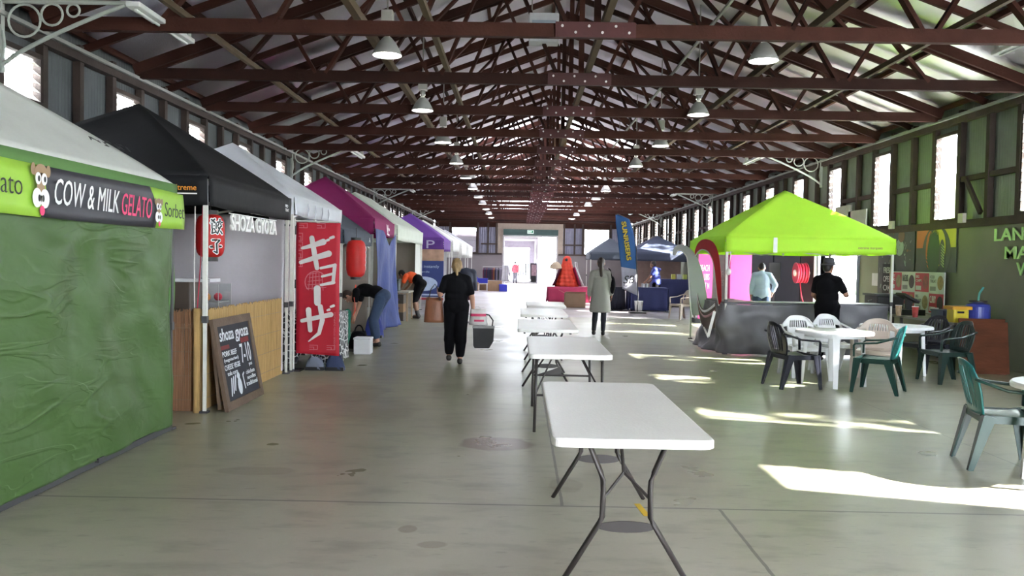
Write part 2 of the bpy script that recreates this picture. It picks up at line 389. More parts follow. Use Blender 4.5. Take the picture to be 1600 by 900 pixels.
def side(x, sgn, zz0, zz1, name):
    m_ = MB(); yp = YB
    for y in WY:
        corr(m_, x + sgn * .09, yp, y - .4, Z1, ZP + .35, sgn); yp = y + .4
        corr(m_, x + sgn * .09, y - .4, y + .4, Z1, zz0, sgn); corr(m_, x + sgn * .09, y - .4, y + .4, zz1, ZP + .35, sgn)
    corr(m_, x + sgn * .09, yp, YF, Z1, ZP + .35, sgn)
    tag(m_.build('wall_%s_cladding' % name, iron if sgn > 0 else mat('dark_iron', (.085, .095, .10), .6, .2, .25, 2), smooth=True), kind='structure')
    st = None
    for y in WY:
        for dy, ww in ((-.45, .09), (.45, .09), (BAY / 2 - .02, .1)):
            if st is None:
                st = MB().box((-.05, -.05, Z1), (.05, .05, ZP + .1)).build('wall_stud', stud_m); st['kind'] = 'structure'; st.location = (x + sgn * .02, y + dy, 0)
            else: dup(st, (x + sgn * .02, y + dy, 0))
    nog = None
    for y in WY:
        for dy in (.9 - .01, 1.76):
            if nog is None:
                nog = MB().box((-.04, -.4, 3.08), (.04, .4, 3.17)).build('wall_nogging', stud_m); nog['kind'] = 'structure'; nog.location = (x + sgn * .03, y + dy, 0)
            else: dup(nog, (x + sgn * .03, y + dy, 0))
    for zz, hh, nm in ((ZP - .12, .1, 'wall_plate_' + name), (Z1 - .02, .13, 'sill_rail_' + name)):
        tag(MB().box((x - .06, YB, zz), (x + .06, YF, zz + hh)).build(nm, stud_m), kind='structure')
    beam('wall_conduit_' + name, (x - sgn * .1, YB, ZP - .0), (x - sgn * .1, YF, ZP - .0), .045, .045, pipe_m)
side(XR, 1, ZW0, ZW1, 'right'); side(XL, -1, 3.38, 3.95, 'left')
def window(x, zz0, zz1, glazed):
    r = struct('window_1'); fr = MB()
    for a, b_ in (((-.05, -.4, zz0), (.05, -.36, zz1)), ((-.05, .36, zz0), (.05, .4, zz1)), ((-.06, -.4, zz0 - .04), (.06, .4, zz0 + .02)), ((-.05, -.4, zz1 - .03), (.05, .4, zz1 + .03))): fr.box(a, b_)
    fr.build('window_frame', stud_m, r)
    pn = MB(); n = 10 if glazed else 5; h = (zz1 - zz0 - .05) / n
    for k in range(n):
        z = zz0 + .025 + k * h; s_ = .035 if glazed else .05
        a = [(-s_, -.355, z + h * 1.08), (-s_, .355, z + h * 1.08), (s_, .355, z + .0), (s_, -.355, z + .0)]
        if not glazed: a = [(-s_, -.355, z + h * .78), (-s_, .355, z + h * .78), (s_, .355, z), (s_, -.355, z)]
        pn.add(a, [(0, 1, 2, 3)])
    pn.build('louvre', louv if glazed else mat('louvre_white', (.72, .70, .66), .5, trans=.35), r, solid=.005)
    if glazed:
        cl = MB()
        for k in range(n): cl.cb((-.04, .34, zz0 + .05 + k * h), (.05, .03, .035))
        cl.build('louvre_clip', pipe_m, r)
    return r
for x, a, b_, gl in ((XR, ZW0, ZW1, True), (XL, 3.38, 3.95, False)):
    w0 = window(x, a, b_, gl); w0.location = (x + (.03 if gl else -.03), WY[0], 0)
    for y in WY[1:]: dup(w0, (x + (.03 if gl else -.03), y, 0))
for i, o in enumerate([o for o in COL.objects if o.name.startswith('window_1') and o.parent is None]): o.name = 'window_%d' % (i + 1)
# braces on the right-hand wall
beam('wall_brace', (XR - .02, 14.4, 3.12), (XR - .02, 13.9, 2.5), .05, .08, stud_m)

# camera-end wall, out of view; open doorway sized to light the near floor
m_ = MB(); m_.box((XL, YB - .15, 0), (3.2, YB, 6.9)); m_.box((7.4, YB - .15, 0), (XR, YB, 6.9)); m_.box((3.2, YB - .15, 3.8), (7.4, YB, 6.9))
tag(m_.build('wall_back', concrete_l), kind='structure')
# far wall
lil = mat('lilac_grey_wall', (.20, .175, .185), .8, 0, .08, 2)
D = YF; fx = lambda px: (px - VX) / F * D; fz = lambda py, px=828: CH + (VY + ROLL * (px - VX) - py) / F * D
dx0, dx1, dz = fx(787), fx(869), fz(368)
ox0, ox1 = fx(777), fx(879)
wa, wb, wc, wd_ = fx(704), fx(745), fx(911), fx(952); sz = fz(397); tz_ = fz(356)
m_ = MB()
m_.box((XL, YF, 0), (dx0, YF + .2, sz)); m_.box((dx1, YF, 0), (XR, YF + .2, sz))
o = m_.build('wall_far', lil); o['kind'] = 'structure'
m_ = MB(); m_.box((ox0, YF - .02, sz), (dx0, YF + .2, tz_ + .3)); m_.box((dx1, YF - .02, sz), (ox1, YF + .2, tz_ + .3)); m_.box((dx0, YF - .02, dz), (dx1, YF + .2, tz_ + .3))
tag(m_.build('door_surround', mat('cream_render', (.36, .30, .25), .8)), kind='structure')
m_ = MB()
for a, b_ in ((XL, wa), (wb, ox0), (ox1, wc), (wd_, XR)):
    n = max(2, int((b_ - a) / .03)); m_.grid(n, 1, lambda u, v, a=a, b_=b_: (a + u * (b_ - a), YF + .1 + .02 * sin((a + u * (b_ - a)) * 2 * pi / .15), sz + v * (tz_ - sz + .3)))
tag(m_.build('wall_far_cladding', mat('blue_grey_iron', (.25, .25, .33), .5, .2), smooth=True), kind='structure')
# gable: boarded lower strip, glazed above between rafters
m_ = MB(); m_.box((XL, YF, tz_), (XR, YF + .1, fz(343))); tag(m_.build('wall_gable', timber), kind='structure')
m_ = MB(); g0, g1 = fx(768), fx(893)
for sgn in (-1, 1):
    a = g0 if sgn < 0 else g1; e = XL if sgn < 0 else XR
    m_.add([(a, YF + .05, fz(343)), (e, YF + .05, fz(343)), (e, YF + .05, roofz(e) + .2), (a, YF + .05, roofz(a) + .2)], [(0, 1, 2, 3)])
m_.add([(g0, YF + .05, fz(299)), (g1, YF + .05, fz(299)), (g1, YF + .05, roofz(g1) + .2), (XC, YF + .05, ZR + .2), (g0, YF + .05, roofz(g0) + .2)], [(0, 1, 2, 3, 4)])
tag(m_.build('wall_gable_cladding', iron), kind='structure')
for x0, x1, i in ((wa, wb, 0), (wc, wd_, 1)):
    r = struct('window_%d' % (90 + i)); fr = MB()
    for a, b_ in (((x0, sz), (x0 + .08, tz_)), ((x1 - .08, sz), (x1, tz_)), ((x0, sz), (x1, sz + .08)), ((x0, tz_ - .08), (x1, tz_))): fr.box((a[0], YF - .02, a[1]), (b_[0], YF + .12, b_[1]))
    fr.build('window_frame', stud_m, r); MB().box((x0 + .08, YF + .04, sz + .08), (x1 - .08, YF + .05, tz_ - .08)).build('pane', louv, r)
st = []
for x in (wa - .06, wb + .06, wa - .9, ox0 - .08, ox1 + .08, wc - .06, wd_ + .06, fx(762), fx(897)): st.append(MB().box((x - .06, YF - .06, sz), (x + .06, YF, tz_ + .3)).build('wall_stud', stud_m))
st.append(MB().box((XL, YF - .1, sz - .08), (ox0 + .3, YF, sz + .03)).build('sill_rail_far', stud_m)); st.append(MB().box((ox1 - .3, YF - .1, sz - .08), (XR, YF, sz + .03)).build('sill_rail_far', stud_m))
for x0, x1 in ((fx(751), ox0), (ox1, wc)): st.append(MB().box((x0, YF - .05, (sz + tz_) / 2 - .3), (x1, YF, (sz + tz_) / 2 - .2)).build('wall_nogging', stud_m))
for o in st: o['kind'] = 'structure'
r = struct('door_1'); dg_ = mat('dark_green_paint', (.035, .075, .07), .5)
MB().box((fx(786), YF - .35, dz), (fx(871), YF - .03, fz(359))).build('door_head_box', dg_, r)
m_ = MB(); m_.box((dx0 - .08, YF - .06, 0), (dx0 + .03, YF + .22, dz)); m_.box((dx1 - .03, YF - .06, 0), (dx1 + .08, YF + .22, dz)); m_.box((dx0, YF - .06, dz - .1), (dx1, YF + .22, dz)); m_.build('door_frame', mat('pale_frame', (.5, .48, .5), .5), r)
ex = thing('exit_sign', 'small green exit sign on the dark header over the far doorway', 'sign', (fx(828), YF - .36, fz(365)))
MB().cb((0, -.03, .1), (.42, .06, .22)).build('sign_case', mat('sign_white', (.75, .85, .78), .4, emit=.6), ex)
MB().cb((0, -.062, .1), (.38, .01, .18)).build('sign_face', mat('exit_green', (.03, .16, .09), .4, emit=.3), ex)
text('EXIT', FACE(-.15, -.068, .05), .24, .1, mat('exit_white', (.85, .95, .9), .4, emit=.8), ex)
# the building beyond the far doorway
m_ = MB(); m_.box((-7, YF + 1.2, 0), (-6.8, YF + 18, 3.4)); m_.box((fx(842) , YF + 3, 0), (fx(842) + .3, YF + 18, 3.6)); m_.box((-7, YF + 1.2, 3.5), (fx(842) + .3, YF + 18, 3.7))
yb = YF + 18
bx0, bx1, bz = (788 - VX) / F * yb, (827 - VX) / F * yb, CH + (410 - 387) / F * yb
m_.box((-7, yb, 0), (bx0, yb + .2, 3.6)); m_.box((bx1, yb, 0), (fx(842) + .3, yb + .2, 3.6)); m_.box((bx0, yb, bz), (bx1, yb + .2, 3.6))
tag(m_.build('wall_annex', mat('annex_grey', (.42, .38, .43), .8)), kind='structure')

# unseen trees added outside the right-hand wall to dapple and thin the sun patches
tr = MB(); rnd = random.Random(3)
for k in range(4200):
    y = rnd.uniform(2.4, 50); x = rnd.uniform(17, 22.5); z = rnd.uniform(8.8, 13.8)
    if sin(y * 1.9) * cos(z * 1.3 + y) < -.72: continue
    a = V((rnd.gauss(0, 1), rnd.gauss(0, 1), rnd.gauss(0, .6))).normalized(); b_ = a.orthogonal().normalized() * rnd.uniform(.1, .24); a = a * rnd.uniform(.18, .4); p = V((x, y, z))
    tr.add([p - a, p + b_, p + a, p - b_], [(0, 1, 2, 3)])
for y in range(4, 52, 5):
    tr.tube([(20, y, -.1), (20.2, y + .2, 5), (19.8, y + .3, 9), (20, y, 12.5)], .2, 8, rs=[.28, .22, .16, .05])
tag(tr.build('sun_dapple_trees', mat('leaf_green', (.16, .22, .10), .6, trans=.35)), 'unseen row of leafy trees added outside the window wall to dapple the sun', 'trees', kind='stuff')
# ------------------------------------------------------------------ high-bay lamps and bracket lights
lamp_shell = mat('lamp_grey', (.42, .43, .42), .4, .5); lamp_glow = mat('lamp_glow', (1, .97, .92), .5, emit=14)
ballast_m = mat('ballast_grey', (.55, .56, .53), .5)
def lamp_proto(top):
    r = thing('high_bay_lamp', '', 'lamp')
    MB().cb((0, 0, .47), (.15, .15, .22)).build('ballast_box', ballast_m, r, bevel=.01)
    MB().tube([(0, 0, .58), (0, 0, top)], .012).build('hanger', pipe_m, r)
    MB().lathe([(.03, .22), (.045, .30), (.045, .37)], 14).build('neck', pipe_m, r, smooth=True)
    m_ = MB(); m_.lathe([(.19, 0), (.192, .012), (.165, .07), (.115, .16), (.06, .225), (.045, .235)], 28); m_.build('lamp_shade', lamp_shell, r, smooth=True, solid=.004)
    MB().lathe([(.0, .0), (.12, .004), (.178, .012), (.178, .016), (0, .016)], 28).build('diffuser', lamp_glow, r)
    b = MB()
    for s_ in (-1, 1): b.tube([(s_ * .03, 0, .36), (s_ * .03, 0, .28)], .013)
    b.build('bulb', lamp_glow, r)
    return r
lp = None
for row, x in (('over the aisle on the stall side', -1.78), ('over the aisle on the window side', 3.13)):
    lp = None
    for k in range(11):
        y = 10.95 + 3.97 * k
        lab = '%s high-bay lamp from the camera in the row %s' % (ORD[k], row)
        if lp is None: lp = lamp_proto(roofz(x) + .15 - 4.22); lp.location = (x, y, 4.22); lp['label'] = lab; lp['group'] = 'high-bay lamps'
        else: dup(lp, (x, y, 4.22), label=lab)
br_m = mat('pale_green_steel', (.42, .46, .42), .45, .1); tube_m = mat('tube_white', (.7, .74, .72), .35)
def bracket_proto():
    r = thing('bracket_light', '', 'light')
    MB().box((0, -.03, -.75), (.05, .03, .12)).build('wall_post', br_m, r)
    MB().tube([(.02, 0, .04), (1.5, 0, .04)], .026).build('arm', br_m, r)
    MB().tube([(.02 + 1.4 * t, 0, -.68 + .70 * t ** .8) for t in [k / 8 for k in range(9)]], .024).build('brace', br_m, r)
    for cx, rr, cz in ((.29, .18, -.17), (.60, .12, -.10), (.84, .07, -.05)):
        MB().tube([(cx + rr * cos(a), 0, cz + rr * sin(a)) for a in [2 * pi * k / 20 for k in range(20)]], .014, 6, closed=True, up=(0, 1, 0)).build('scroll', br_m, r)
    MB().tube([(.04, 0, -.58), (.07, 0, -.45), (.06, 0, -.35), (.05, 0, -.28)], .014, 6).build('scroll', br_m, r)
    bt = MB().box((1.46, -.08, -.02), (1.62, 1.5, .04)).build('batten', tube_m, r, bevel=.012)
    MB().box((1.50, 1.4, .04), (1.57, 1.5, .16)).build('end_bracket', tube_m, bt)
    MB().tube([(1.54, 0, -.035), (1.54, 1.42, -.035)], .016).build('fluorescent_tube', tube_m, bt)
    return r
bp_ = bracket_proto(); first = True
for sgn, x, nm in ((1, XL, 'above the stalls'), (-1, XR, 'on the window wall')):
    for k in range(4):
        lab = '%s scrolled bracket light from the camera %s' % (ORD[k], nm)
        y = 9.35 + 11.9 * k
        o = bp_ if first else dup(bp_); first = False
        o.location = (x + sgn * .02, y, 4.33); o['label'] = lab; o['group'] = 'scrolled bracket lights'
        if sgn < 0: o.scale = (-1, 1, 1)

# ------------------------------------------------------------------ market tents
white_pole = mat('white_pole', (.62, .62, .58), .45); dark_pole = mat('dark_pole', (.05, .05, .055), .5)
def tent(name, label, x0, x1, y0, y1, ev, vb, pk, roof_c, val_c, pole=white_pole, ridge=0, legs=(0, 1, 2, 3), trans=.35, rad=.02, sagv=.06, scallop=.015, skip_val=()):
    """pop-up tent; x0..x1, y0..y1 plan, ev eave height, vb bottom of valance, pk peak"""
    cx, cy = (x0 + x1) / 2, (y0 + y1) / 2; r = thing(name, label, 'tent', (cx, cy, 0)); a, b = (x1 - x0) / 2, (y1 - y0) / 2
    def P(u, v):
        u = u * 2 - 1; v = v * 2 - 1
        xx = u * a; yy = v * b
        du = abs(u); dv = max(0, (abs(yy) - ridge / 2)) / (b - ridge / 2)
        m = max(du, dv); t_ = 1 - m; other = min(du, dv)
        z = ev + (pk - ev) * (t_ ** .93) - sagv * sin(pi * m) * (1 - (other / max(m, .02)) ** 2)
        return (xx, yy, z)
    g_ = MB(); n_ = 28; vs = [P(i / n_, j / n_) for j in range(n_ + 1) for i in range(n_ + 1)]; W_ = n_ + 1; fs = []
    for j in range(n_):
        for i in range(n_):
            q = (j * W_ + i, j * W_ + i + 1, (j + 1) * W_ + i + 1, (j + 1) * W_ + i)
            fs += [(q[0], q[1], q[2]), (q[0], q[2], q[3])] if (i < n_ / 2) == (j < n_ / 2) else [(q[0], q[1], q[3]), (q[1], q[2], q[3])]
    g_.add(vs, fs).build('canopy', roof_c, r, smooth=True, solid=.004)
    m_ = MB()
    for k, (p, q) in enumerate((((-a, -b), (a, -b)), ((a, -b), (a, b)), ((a, b), (-a, b)), ((-a, b), (-a, -b)))):
        if k in skip_val: continue
        p = V((*p, 0)); q = V((*q, 0)); n = V((q - p)).normalized().cross(V((0, 0, 1)))
        m_.grid(24, 4, lambda u, v, p=p, q=q, n=n: p.lerp(q, u) + n * (.012 + .012 * sin(u * 9 + v * 2) * v) + V((0, 0, ev + .01 - (ev - vb) * v - scallop * v * abs(sin(u * pi * 2)))))
    m_.build('valance', val_c, r, smooth=True, solid=.004)
    for k, (sx, sy) in enumerate(((-1, -1), (1, -1), (1, 1), (-1, 1))):
        if k not in legs: continue
        x, y = sx * (a - .03), sy * (b - .03)
        l = MB().box((x - rad, y - rad, .95), (x + rad, y + rad, ev - .02)).box((x - rad * .75, y - rad * .75, .02), (x + rad * .75, y + rad * .75, .96)).build('leg', pole, r)
        MB().cb((x, y, .01), (.08, .08, .02)).build('foot_plate', dark_pole, l); MB().cb((x, y, .93), (rad * 2.6, rad * 2.6, .07)).build('height_lock', dark_pole, l)
    m_ = MB()
    for sx, sy, ex, ey in ((-1, -1, 1, -1), (1, -1, 1, 1), (1, 1, -1, 1), (-1, 1, -1, -1)):
        p = V((sx * (a - .04), sy * (b - .04), 0)); q = V((ex * (a - .04), ey * (b - .04), 0)); md = (p + q) / 2
        for s_, e in ((p, md), (q, md)):
            m_.bar(s_ + V((0, 0, ev - .04)), e + V((0, 0, ev - .27)), .014, .026); m_.bar(s_ + V((0, 0, ev - .27)), e + V((0, 0, ev - .04)), .014, .026)
    m_.build('scissor_frame', pole, r)
    MB().tube([(0, 0, ev - .3), (0, 0, pk - .03)], .02).build('centre_pole', pole, r)
    return r
def wall_cloth(name, p0, p1, z0, z1, m, parent=None, amp=.02, folds=7, nu=60, nv=30, seed=1, solid=.004, diag=.0):
    rn = random.Random(seed); ph = [(rn.uniform(0, 6), rn.uniform(.5, 1.5) * folds, rn.uniform(.3, 1), rn.uniform(-2.5, 2.5)) for _ in range(5)]
    p0 = V((*p0, 0)); p1 = V((*p1, 0)); n = (p1 - p0).normalized().cross(V((0, 0, 1)))
    def f(u, v):
        d = sum(amp * w_ * sin(a_ + u * k_ * 2 + v * (s_ + diag * k_)) for a_, k_, w_, s_ in ph) / 2.5
        return p0.lerp(p1, u) + n * d + V((0, 0, z0 + (z1 - z0) * v))
    return MB().grid(nu, nv, f).build(name, m, parent, smooth=True, solid=solid)

grass_c, t, b = nt('green_tarpaulin'); L = t.links.new
tc = nd(t, 'ShaderNodeTexCoord'); hsum = None
for sc_, rot_, st_, amp_, rg_ in ((1.0, .5, (1, 1, 1.5), 1.0, 0), (.8, .75, (1, 1, 4.0), -.55, 1), (.9, -.85, (1, 1, 4.0), -.4, 1), (4.0, .3, (1, 1, 2.0), .12, 0)):
    mp = nd(t, 'ShaderNodeMapping'); mp.inputs['Scale'].default_value = st_; mp.inputs['Rotation'].default_value = (rot_, 0, 0); L(tc.outputs['Object'], mp.inputs[0])
    n = nd(t, 'ShaderNodeTexNoise', i_Scale=sc_, i_Detail=2.0, i_Distortion=.8); L(mp.outputs[0], n.inputs['Vector']); o_ = n.outputs['Fac']
    if rg_:   # sparse pulled creases
        s_ = nd(t, 'ShaderNodeMath', operation='SUBTRACT', i_1=.5); L(o_, s_.inputs[0]); a_ = nd(t, 'ShaderNodeMath', operation='ABSOLUTE'); L(s_.outputs[0], a_.inputs[0])
        r_ = nd(t, 'ShaderNodeMapRange', i_1=0.0, i_2=.05, interpolation_type='SMOOTHSTEP'); L(a_.outputs[0], r_.inputs[0])
        w_ = nd(t, 'ShaderNodeTexNoise', i_Scale=1.4); L(tc.outputs['Object'], w_.inputs['Vector']); k_ = nd(t, 'ShaderNodeMapRange', i_1=.45, i_2=.65, i_3=1.0, i_4=0.0); L(w_.outputs['Fac'], k_.inputs[0])
        mm = nd(t, 'ShaderNodeMath', operation='MAXIMUM'); L(r_.outputs[0], mm.inputs[0]); L(k_.outputs[0], mm.inputs[1]); o_ = mm.outputs[0]; amp_ *= .25
    m2 = nd(t, 'ShaderNodeMath', operation='MULTIPLY_ADD', i_1=amp_); L(o_, m2.inputs[0])
    if hsum: L(hsum, m2.inputs[2])
    else: m2.inputs[2].default_value = 0
    hsum = m2.outputs[0]
bp = nd(t, 'ShaderNodeBump', i_Strength=.6, i_Distance=.08); L(hsum, bp.inputs['Height']); L(bp.outputs[0], b.inputs['Normal'])
b.inputs['Base Color'].default_value = (.058, .112, .032, 1); b.inputs['Roughness'].default_value = .45; b.inputs['Specular IOR Level'].default_value = .35
lime_green = fabric('mid_green_valance', (.12, .25, .075), .2, .3)
off_white = fabric('white_canvas', (.80, .82, .78), .3, .2); cool_white = fabric('cool_white_canvas', (.78, .80, .85), .35, .3)
black_c = mat('black_canvas', (.006, .0065, .008), .7, 0, .1, 3, .3, 5, spec=.25)
pale_green_c = fabric('pale_canvas', (.78, .83, .76), .35, .3)
magenta_c = fabric('magenta_canvas', (.26, .010, .11), .25, .3); purple_c = fabric('purple_canvas', (.17, .06, .36), .25, .3)
slate_c = fabric('slate_canvas', (.05, .065, .09), .15, .4); grey_curtain = fabric('grey_curtain', (.62, .58, .62), .25, .25, 3)
beige_curtain = fabric('beige_curtain', (.36, .31, .27), .25, .25, 3)
ink = mat('black_ink', (.012, .012, .014), .5); wht = mat('white_print', (.80, .80, .80), .5); chalk_w = mat('chalk_white', (.62, .64, .68), .8)
red_f = fabric('red_flag_cloth', (.52, .012, .035), .2, .2, 3, .6)
FX = -3.08
# 1: green walled gelato tent
t1 = tent('market_tent', 'white roofed market tent with a green fabric front wall and gelato banner', -5.8, FX, 4.4, 7.42, 2.18, 1.98, 3.15, off_white, lime_green, dark_pole, trans=.2, legs=(1, 2, 3))
lx, ly = (-5.8 + FX) / 2, (4.4 + 7.42) / 2
def wrinkle(u, v):
    y = 4.42 + u * 2.93; z = .05 + v * 2.0
    c_ = .5 - abs(u - .55); d = .0
    for k, (a_, b_, f_, am) in enumerate(((.9, 1.7, 9, .010), (-1.3, 1.2, 12, .007), (2.2, -.4, 7, .009), (.3, 2.9, 16, .004), (1.8, 1.9, 21, .003))):
        d += .9 * am * sin((a_ * y + b_ * z) * f_ * .33 + 2.1 * k + 1.4 * sin(y * 2.3 + k) + 1.1 * sin(z * 3.1 + k * 2))
    # pulled folds fanning down from the top fixing
    an = math.atan2(y - 5.9, 2.35 - z); rr = sqrt((y - 5.9) ** 2 + (2.35 - z) ** 2)
    d += .014 * sin(an * 11) * min(1, rr) * max(0, 1 - abs(an) / 1.3)
    d += -.09 * max(0, v * 1.0 - .0) * 0 + .05 * sin(pi * u) * sin(pi * v) * -.4
    d *= min(1, (1.02 - v) * 4)
    if u > .97: d -= .02
    return (FX + .015 + d - lx, y - ly, z)
MB().grid(150, 110, wrinkle).build('side_wall', grass_c, t1, smooth=True, solid=.004)
m_ = MB(); m_.grid(6, 20, lambda u, v: (FX - .05 + .03 * sin(v * 5) - lx, 7.33 + u * .13 - ly, .9 + v * 1.15)); m_.build('corner_flap', lime_green, t1, smooth=True, solid=.004)
MB().bar((FX - .01 - lx, 4.42 - ly, .03), (FX - .01 - lx, 7.36 - ly, .03), .03, .05).build('gap_shade_strip', dark_pole, t1)  # dark strip drawn for the shaded gap under the green wall
MB().cb((FX - lx + .02, 6.05 - ly, .05), (.03, .09, .03)).build('peg_loop', dark_pole, t1)
# scribble of dark writing on the roof corner
m_ = MB(); sl = []
for k in range(9): sl.append([(k * .055, .06 * sin(k * 2.1), .006), (k * .055 + .04, .05 * cos(k * 1.7), .012), (k * .055 + .05, .02, .004)])
zz = lambda x: 2.18 + (3.15 - 2.18) * ((FX - x) / ((FX + 5.8) / 2))
strokes(m_, frame((FX - .32 - lx, 6.55 - ly, 2.44), (0.15, 1, -.02), (-.8, 0, .55)), sl, z=.02); m_.build('roof_writing', ink, t1)
# gelato banner
lime_b = fabric('lime_banner_vinyl', (.36, .62, .07), .15, .15, 3, .5); char_b = fabric('charcoal_banner_vinyl', (.035, .035, .045), .05, .15, 3, .45)
pink_t = mat('pink_print', (.75, .04, .16), .5); tan_p = mat('tan_print', (.30, .19, .10), .5)
bn = thing('shop_banner', 'long lime and charcoal banner lettered COW & MILK GELATO along the green tent', 'banner', (FX + .045, 0, 1.78))
def bz(y, t_): return (0, y, t_ * (.33 - .03 * max(0, (y - 6.8))) + .02 * sin(pi * (y - 4.4) / 3.0) * -.6 + .012)
MB().grid(48, 5, lambda u, v: (.012 * sin(u * 7 + v * 3), 4.35 + u * 3.13, bz(4.35 + u * 3.13, v)[2])).build('banner_sheet', lime_b, bn, smooth=True, solid=.004)
def curve_l(v): return 5.28 + .15 * sin(v * pi * .9 + .3) * (v - .1) + (.14 if v > .9 else 0) * 0
def bl(u, v):
    a = 5.22 + .11 * v + .05 * sin(v * 4.2); e = 6.90 - .12 * (v ** 3) + .02 * sin(v * 5); y = a + u * (e - a)
    return (.006 + .012 * sin((y - 4.35) / 3.13 * 7 + v * 3), y, bz(y, v)[2])
MB().grid(40, 6, bl).build('charcoal_panel', char_b, bn, smooth=True, solid=.003)
BM = lambda y, z: frame((.024, y, z), (0, 1, -.012), (0, 0, 1))
text('COW & MILK', BM(5.36, .095), .87, .17, wht, bn, shear=.25, off=.0)
text('GELATO', BM(6.27, .08), .51, .165, pink_t, bn, shear=.25, off=.0)
text('Gelato', BM(4.56, .13), .45, .13, ink, bn, off=-.012)
text('Sorbet', BM(7.03, .11), .40, .12, ink, bn, off=-.012)
def cow(y, z, k):
    e = MB(); m = BM(y, z)
    for s_ in (-1, 1): ell(e, m, s_ * .075 * k, .215 * k, .022 * k, .035 * k, .003, mi=0)
    ell(e, m, 0, .20 * k, .065 * k, .05 * k, .004, mi=0); rect(e, m, -.04 * k, .09 * k, .04 * k, .2 * k, .004, 0)
    for s_ in (-1, 1): ell(e, m, s_ * .03 * k, .165 * k, .028 * k, .035 * k, .006, mi=1); ell(e, m, s_ * .03 * k + .005, .165 * k, .011 * k, .017 * k, .008, mi=2)
    for s_ in (-1, 1): ell(e, m, s_ * .038 * k, .055 * k, .046 * k, .055 * k, .006, mi=1); ell(e, m, s_ * .02 * k, .055 * k, .011 * k, .02 * k, .008, mi=2)
    ell(e, m, .01 * k, -.015 * k, .025 * k, .028 * k, .007, mi=3)
    e.build('cow_emblem', [tan_p, wht, ink, pink_t], bn)
cow(5.20, .06, 1.1); cow(6.905, .05, .8)

# 2: black tent of the dumpling stall
t2 = tent('market_tent', 'black market tent over the dumpling stall with the bamboo screen', -5.8, FX, 8.18, 11.13, 2.34, 2.05, 3.31, black_c, black_c)
l2 = ((-5.8 + FX) / 2, (8.18 + 11.13) / 2)
wall_cloth('back_curtain', (-2.72 + 1.36, 1.44), (-1.33, 1.44), .05, 2.1, grey_curtain, t2, .03, 6)
wall_cloth('side_curtain', (-1.31, 1.42), (1.3, 1.42), .05, 2.12, grey_curtain, t2, .08, 6, seed=4)
wall_cloth('rear_curtain', (-1.33, -1.42), (-1.33, 1.42), .05, 2.12, grey_curtain, t2, .03, 6, seed=5)
orange_t = mat('orange_print', (.75, .30, .03), .5)
text('Xtreme', FACE(FX - .33 - l2[0], 8.17 - l2[1] - .045, 2.20), .24, .055, orange_t, t2)
MB().cb((FX - .20 - l2[0], 8.17 - l2[1] - .03, 2.17), (.22, .004, .012)).build('print_bar', wht, t2)
text('PRO\nTENT', AISLE(FX + .03 - l2[0], 10.78 - l2[1], 2.16), .16, .09, wht, t2)
# bamboo reed screens
reed = mat('reed_straw', (.40, .255, .10), .8, 0, .6, 6, .3, 60, (1, 30, .5)); reed_d = mat('reed_brown', (.22, .11, .055), .8, 0, .6, 6, .3, 60, (30, 30, .5))
def reeds(nm, lab, o, xd, ln, h, m):
    mb = MB(); n = int(ln / .011); rn = random.Random(9); fr = frame(o, xd, (0, 0, 1))
    for k in range(n):
        x = (k + .5) * ln / n; top = h + rn.uniform(-.025, .012); r_ = .0058; le = rn.uniform(-.004, .004); dz_ = rn.uniform(0, .004)
        a, b_ = [], []
        pts = [fr @ V((x - r_, 0, 0)), fr @ V((x - r_ * .4, 0, 0)), fr @ V((x + r_ * .4, 0, 0)), fr @ V((x + r_, 0, 0))]
        vs = []
        for zz_, lean in ((0.005, 0), (top, le)):
            for xx_, nn in ((-r_, 0), (-r_ * .5, .006), (r_ * .5, .006), (r_, 0), (0, -.004)): vs.append(fr @ V((x + xx_ + lean, zz_, nn + dz_)))
        mb.add(vs, [(0, 1, 6, 5), (1, 2, 7, 6), (2, 3, 8, 7), (3, 4, 9, 8), (4, 0, 5, 9), (9, 8, 7, 6, 5)])
    r = thing(nm, lab, 'screen'); mb.build('reeds', m, r)
    w_ = MB()
    for z in (.12, .36, .6, .84): w_.bar(fr @ V((0, z, .011)), fr @ V((ln, z, .011)), .003, .004)
    w_.build('binding_wire', mat('binding_wire', (.2, .15, .1), .6), r)
    return r
reeds('reed_screen', 'straw coloured bamboo reed screen along the front of the dumpling stall', (FX - .09, 8.26, 0), (0, 1, 0), 2.84, 1.02, reed)
reeds('reed_screen', 'browner bamboo reed screen closing the near end of the dumpling stall', (-4.6, 8.26, 0), (1, 0, 0), 1.42, 1.02, reed_d)
mb = MB(); mb.tube([(-3.19, 8.21, .0), (-3.19, 8.21, 1.04)], .035, 10); tag(mb.build('bamboo_roll', reed, smooth=True), 'rolled end of reed matting standing beside the white tent pole', 'screen')
# lantern builder
lant_r = mat('lantern_red', (.62, .02, .018), .5, trans=.3); 
def lantern(lab, loc, R, Hh, chars=False, squig=False):
    r = thing('paper_lantern', lab, 'lantern', loc); pr = []
    n = 26
    for k in range(n + 1):
        v = k / n; s_ = (1 - abs(2 * v - 1) ** 5.0) ; rr = R * (.55 + .45 * s_ ** .6) * (1 + .012 * (k % 2)); pr.append((rr, (v - .5) * Hh))
    MB().lathe(pr, 32).build('paper_shade', lant_r, r, smooth=True)
    for z in (-.5, .5): MB().lathe([(R * .52, 0), (R * .55, 0), (R * .55, .045), (R * .52, .045)], 24, (0, 0, z * Hh - (.0 if z > 0 else .045))).build('rim', ink, r)
    MB().tube([(0, 0, Hh / 2 + .03), (0, 0, Hh / 2 + .22)], .006).build('hook_cord', ink, r)
    return r
la = lantern('red paper lantern painted with black characters behind the white pole', (-3.23, 8.66, 1.77), .142, .44)
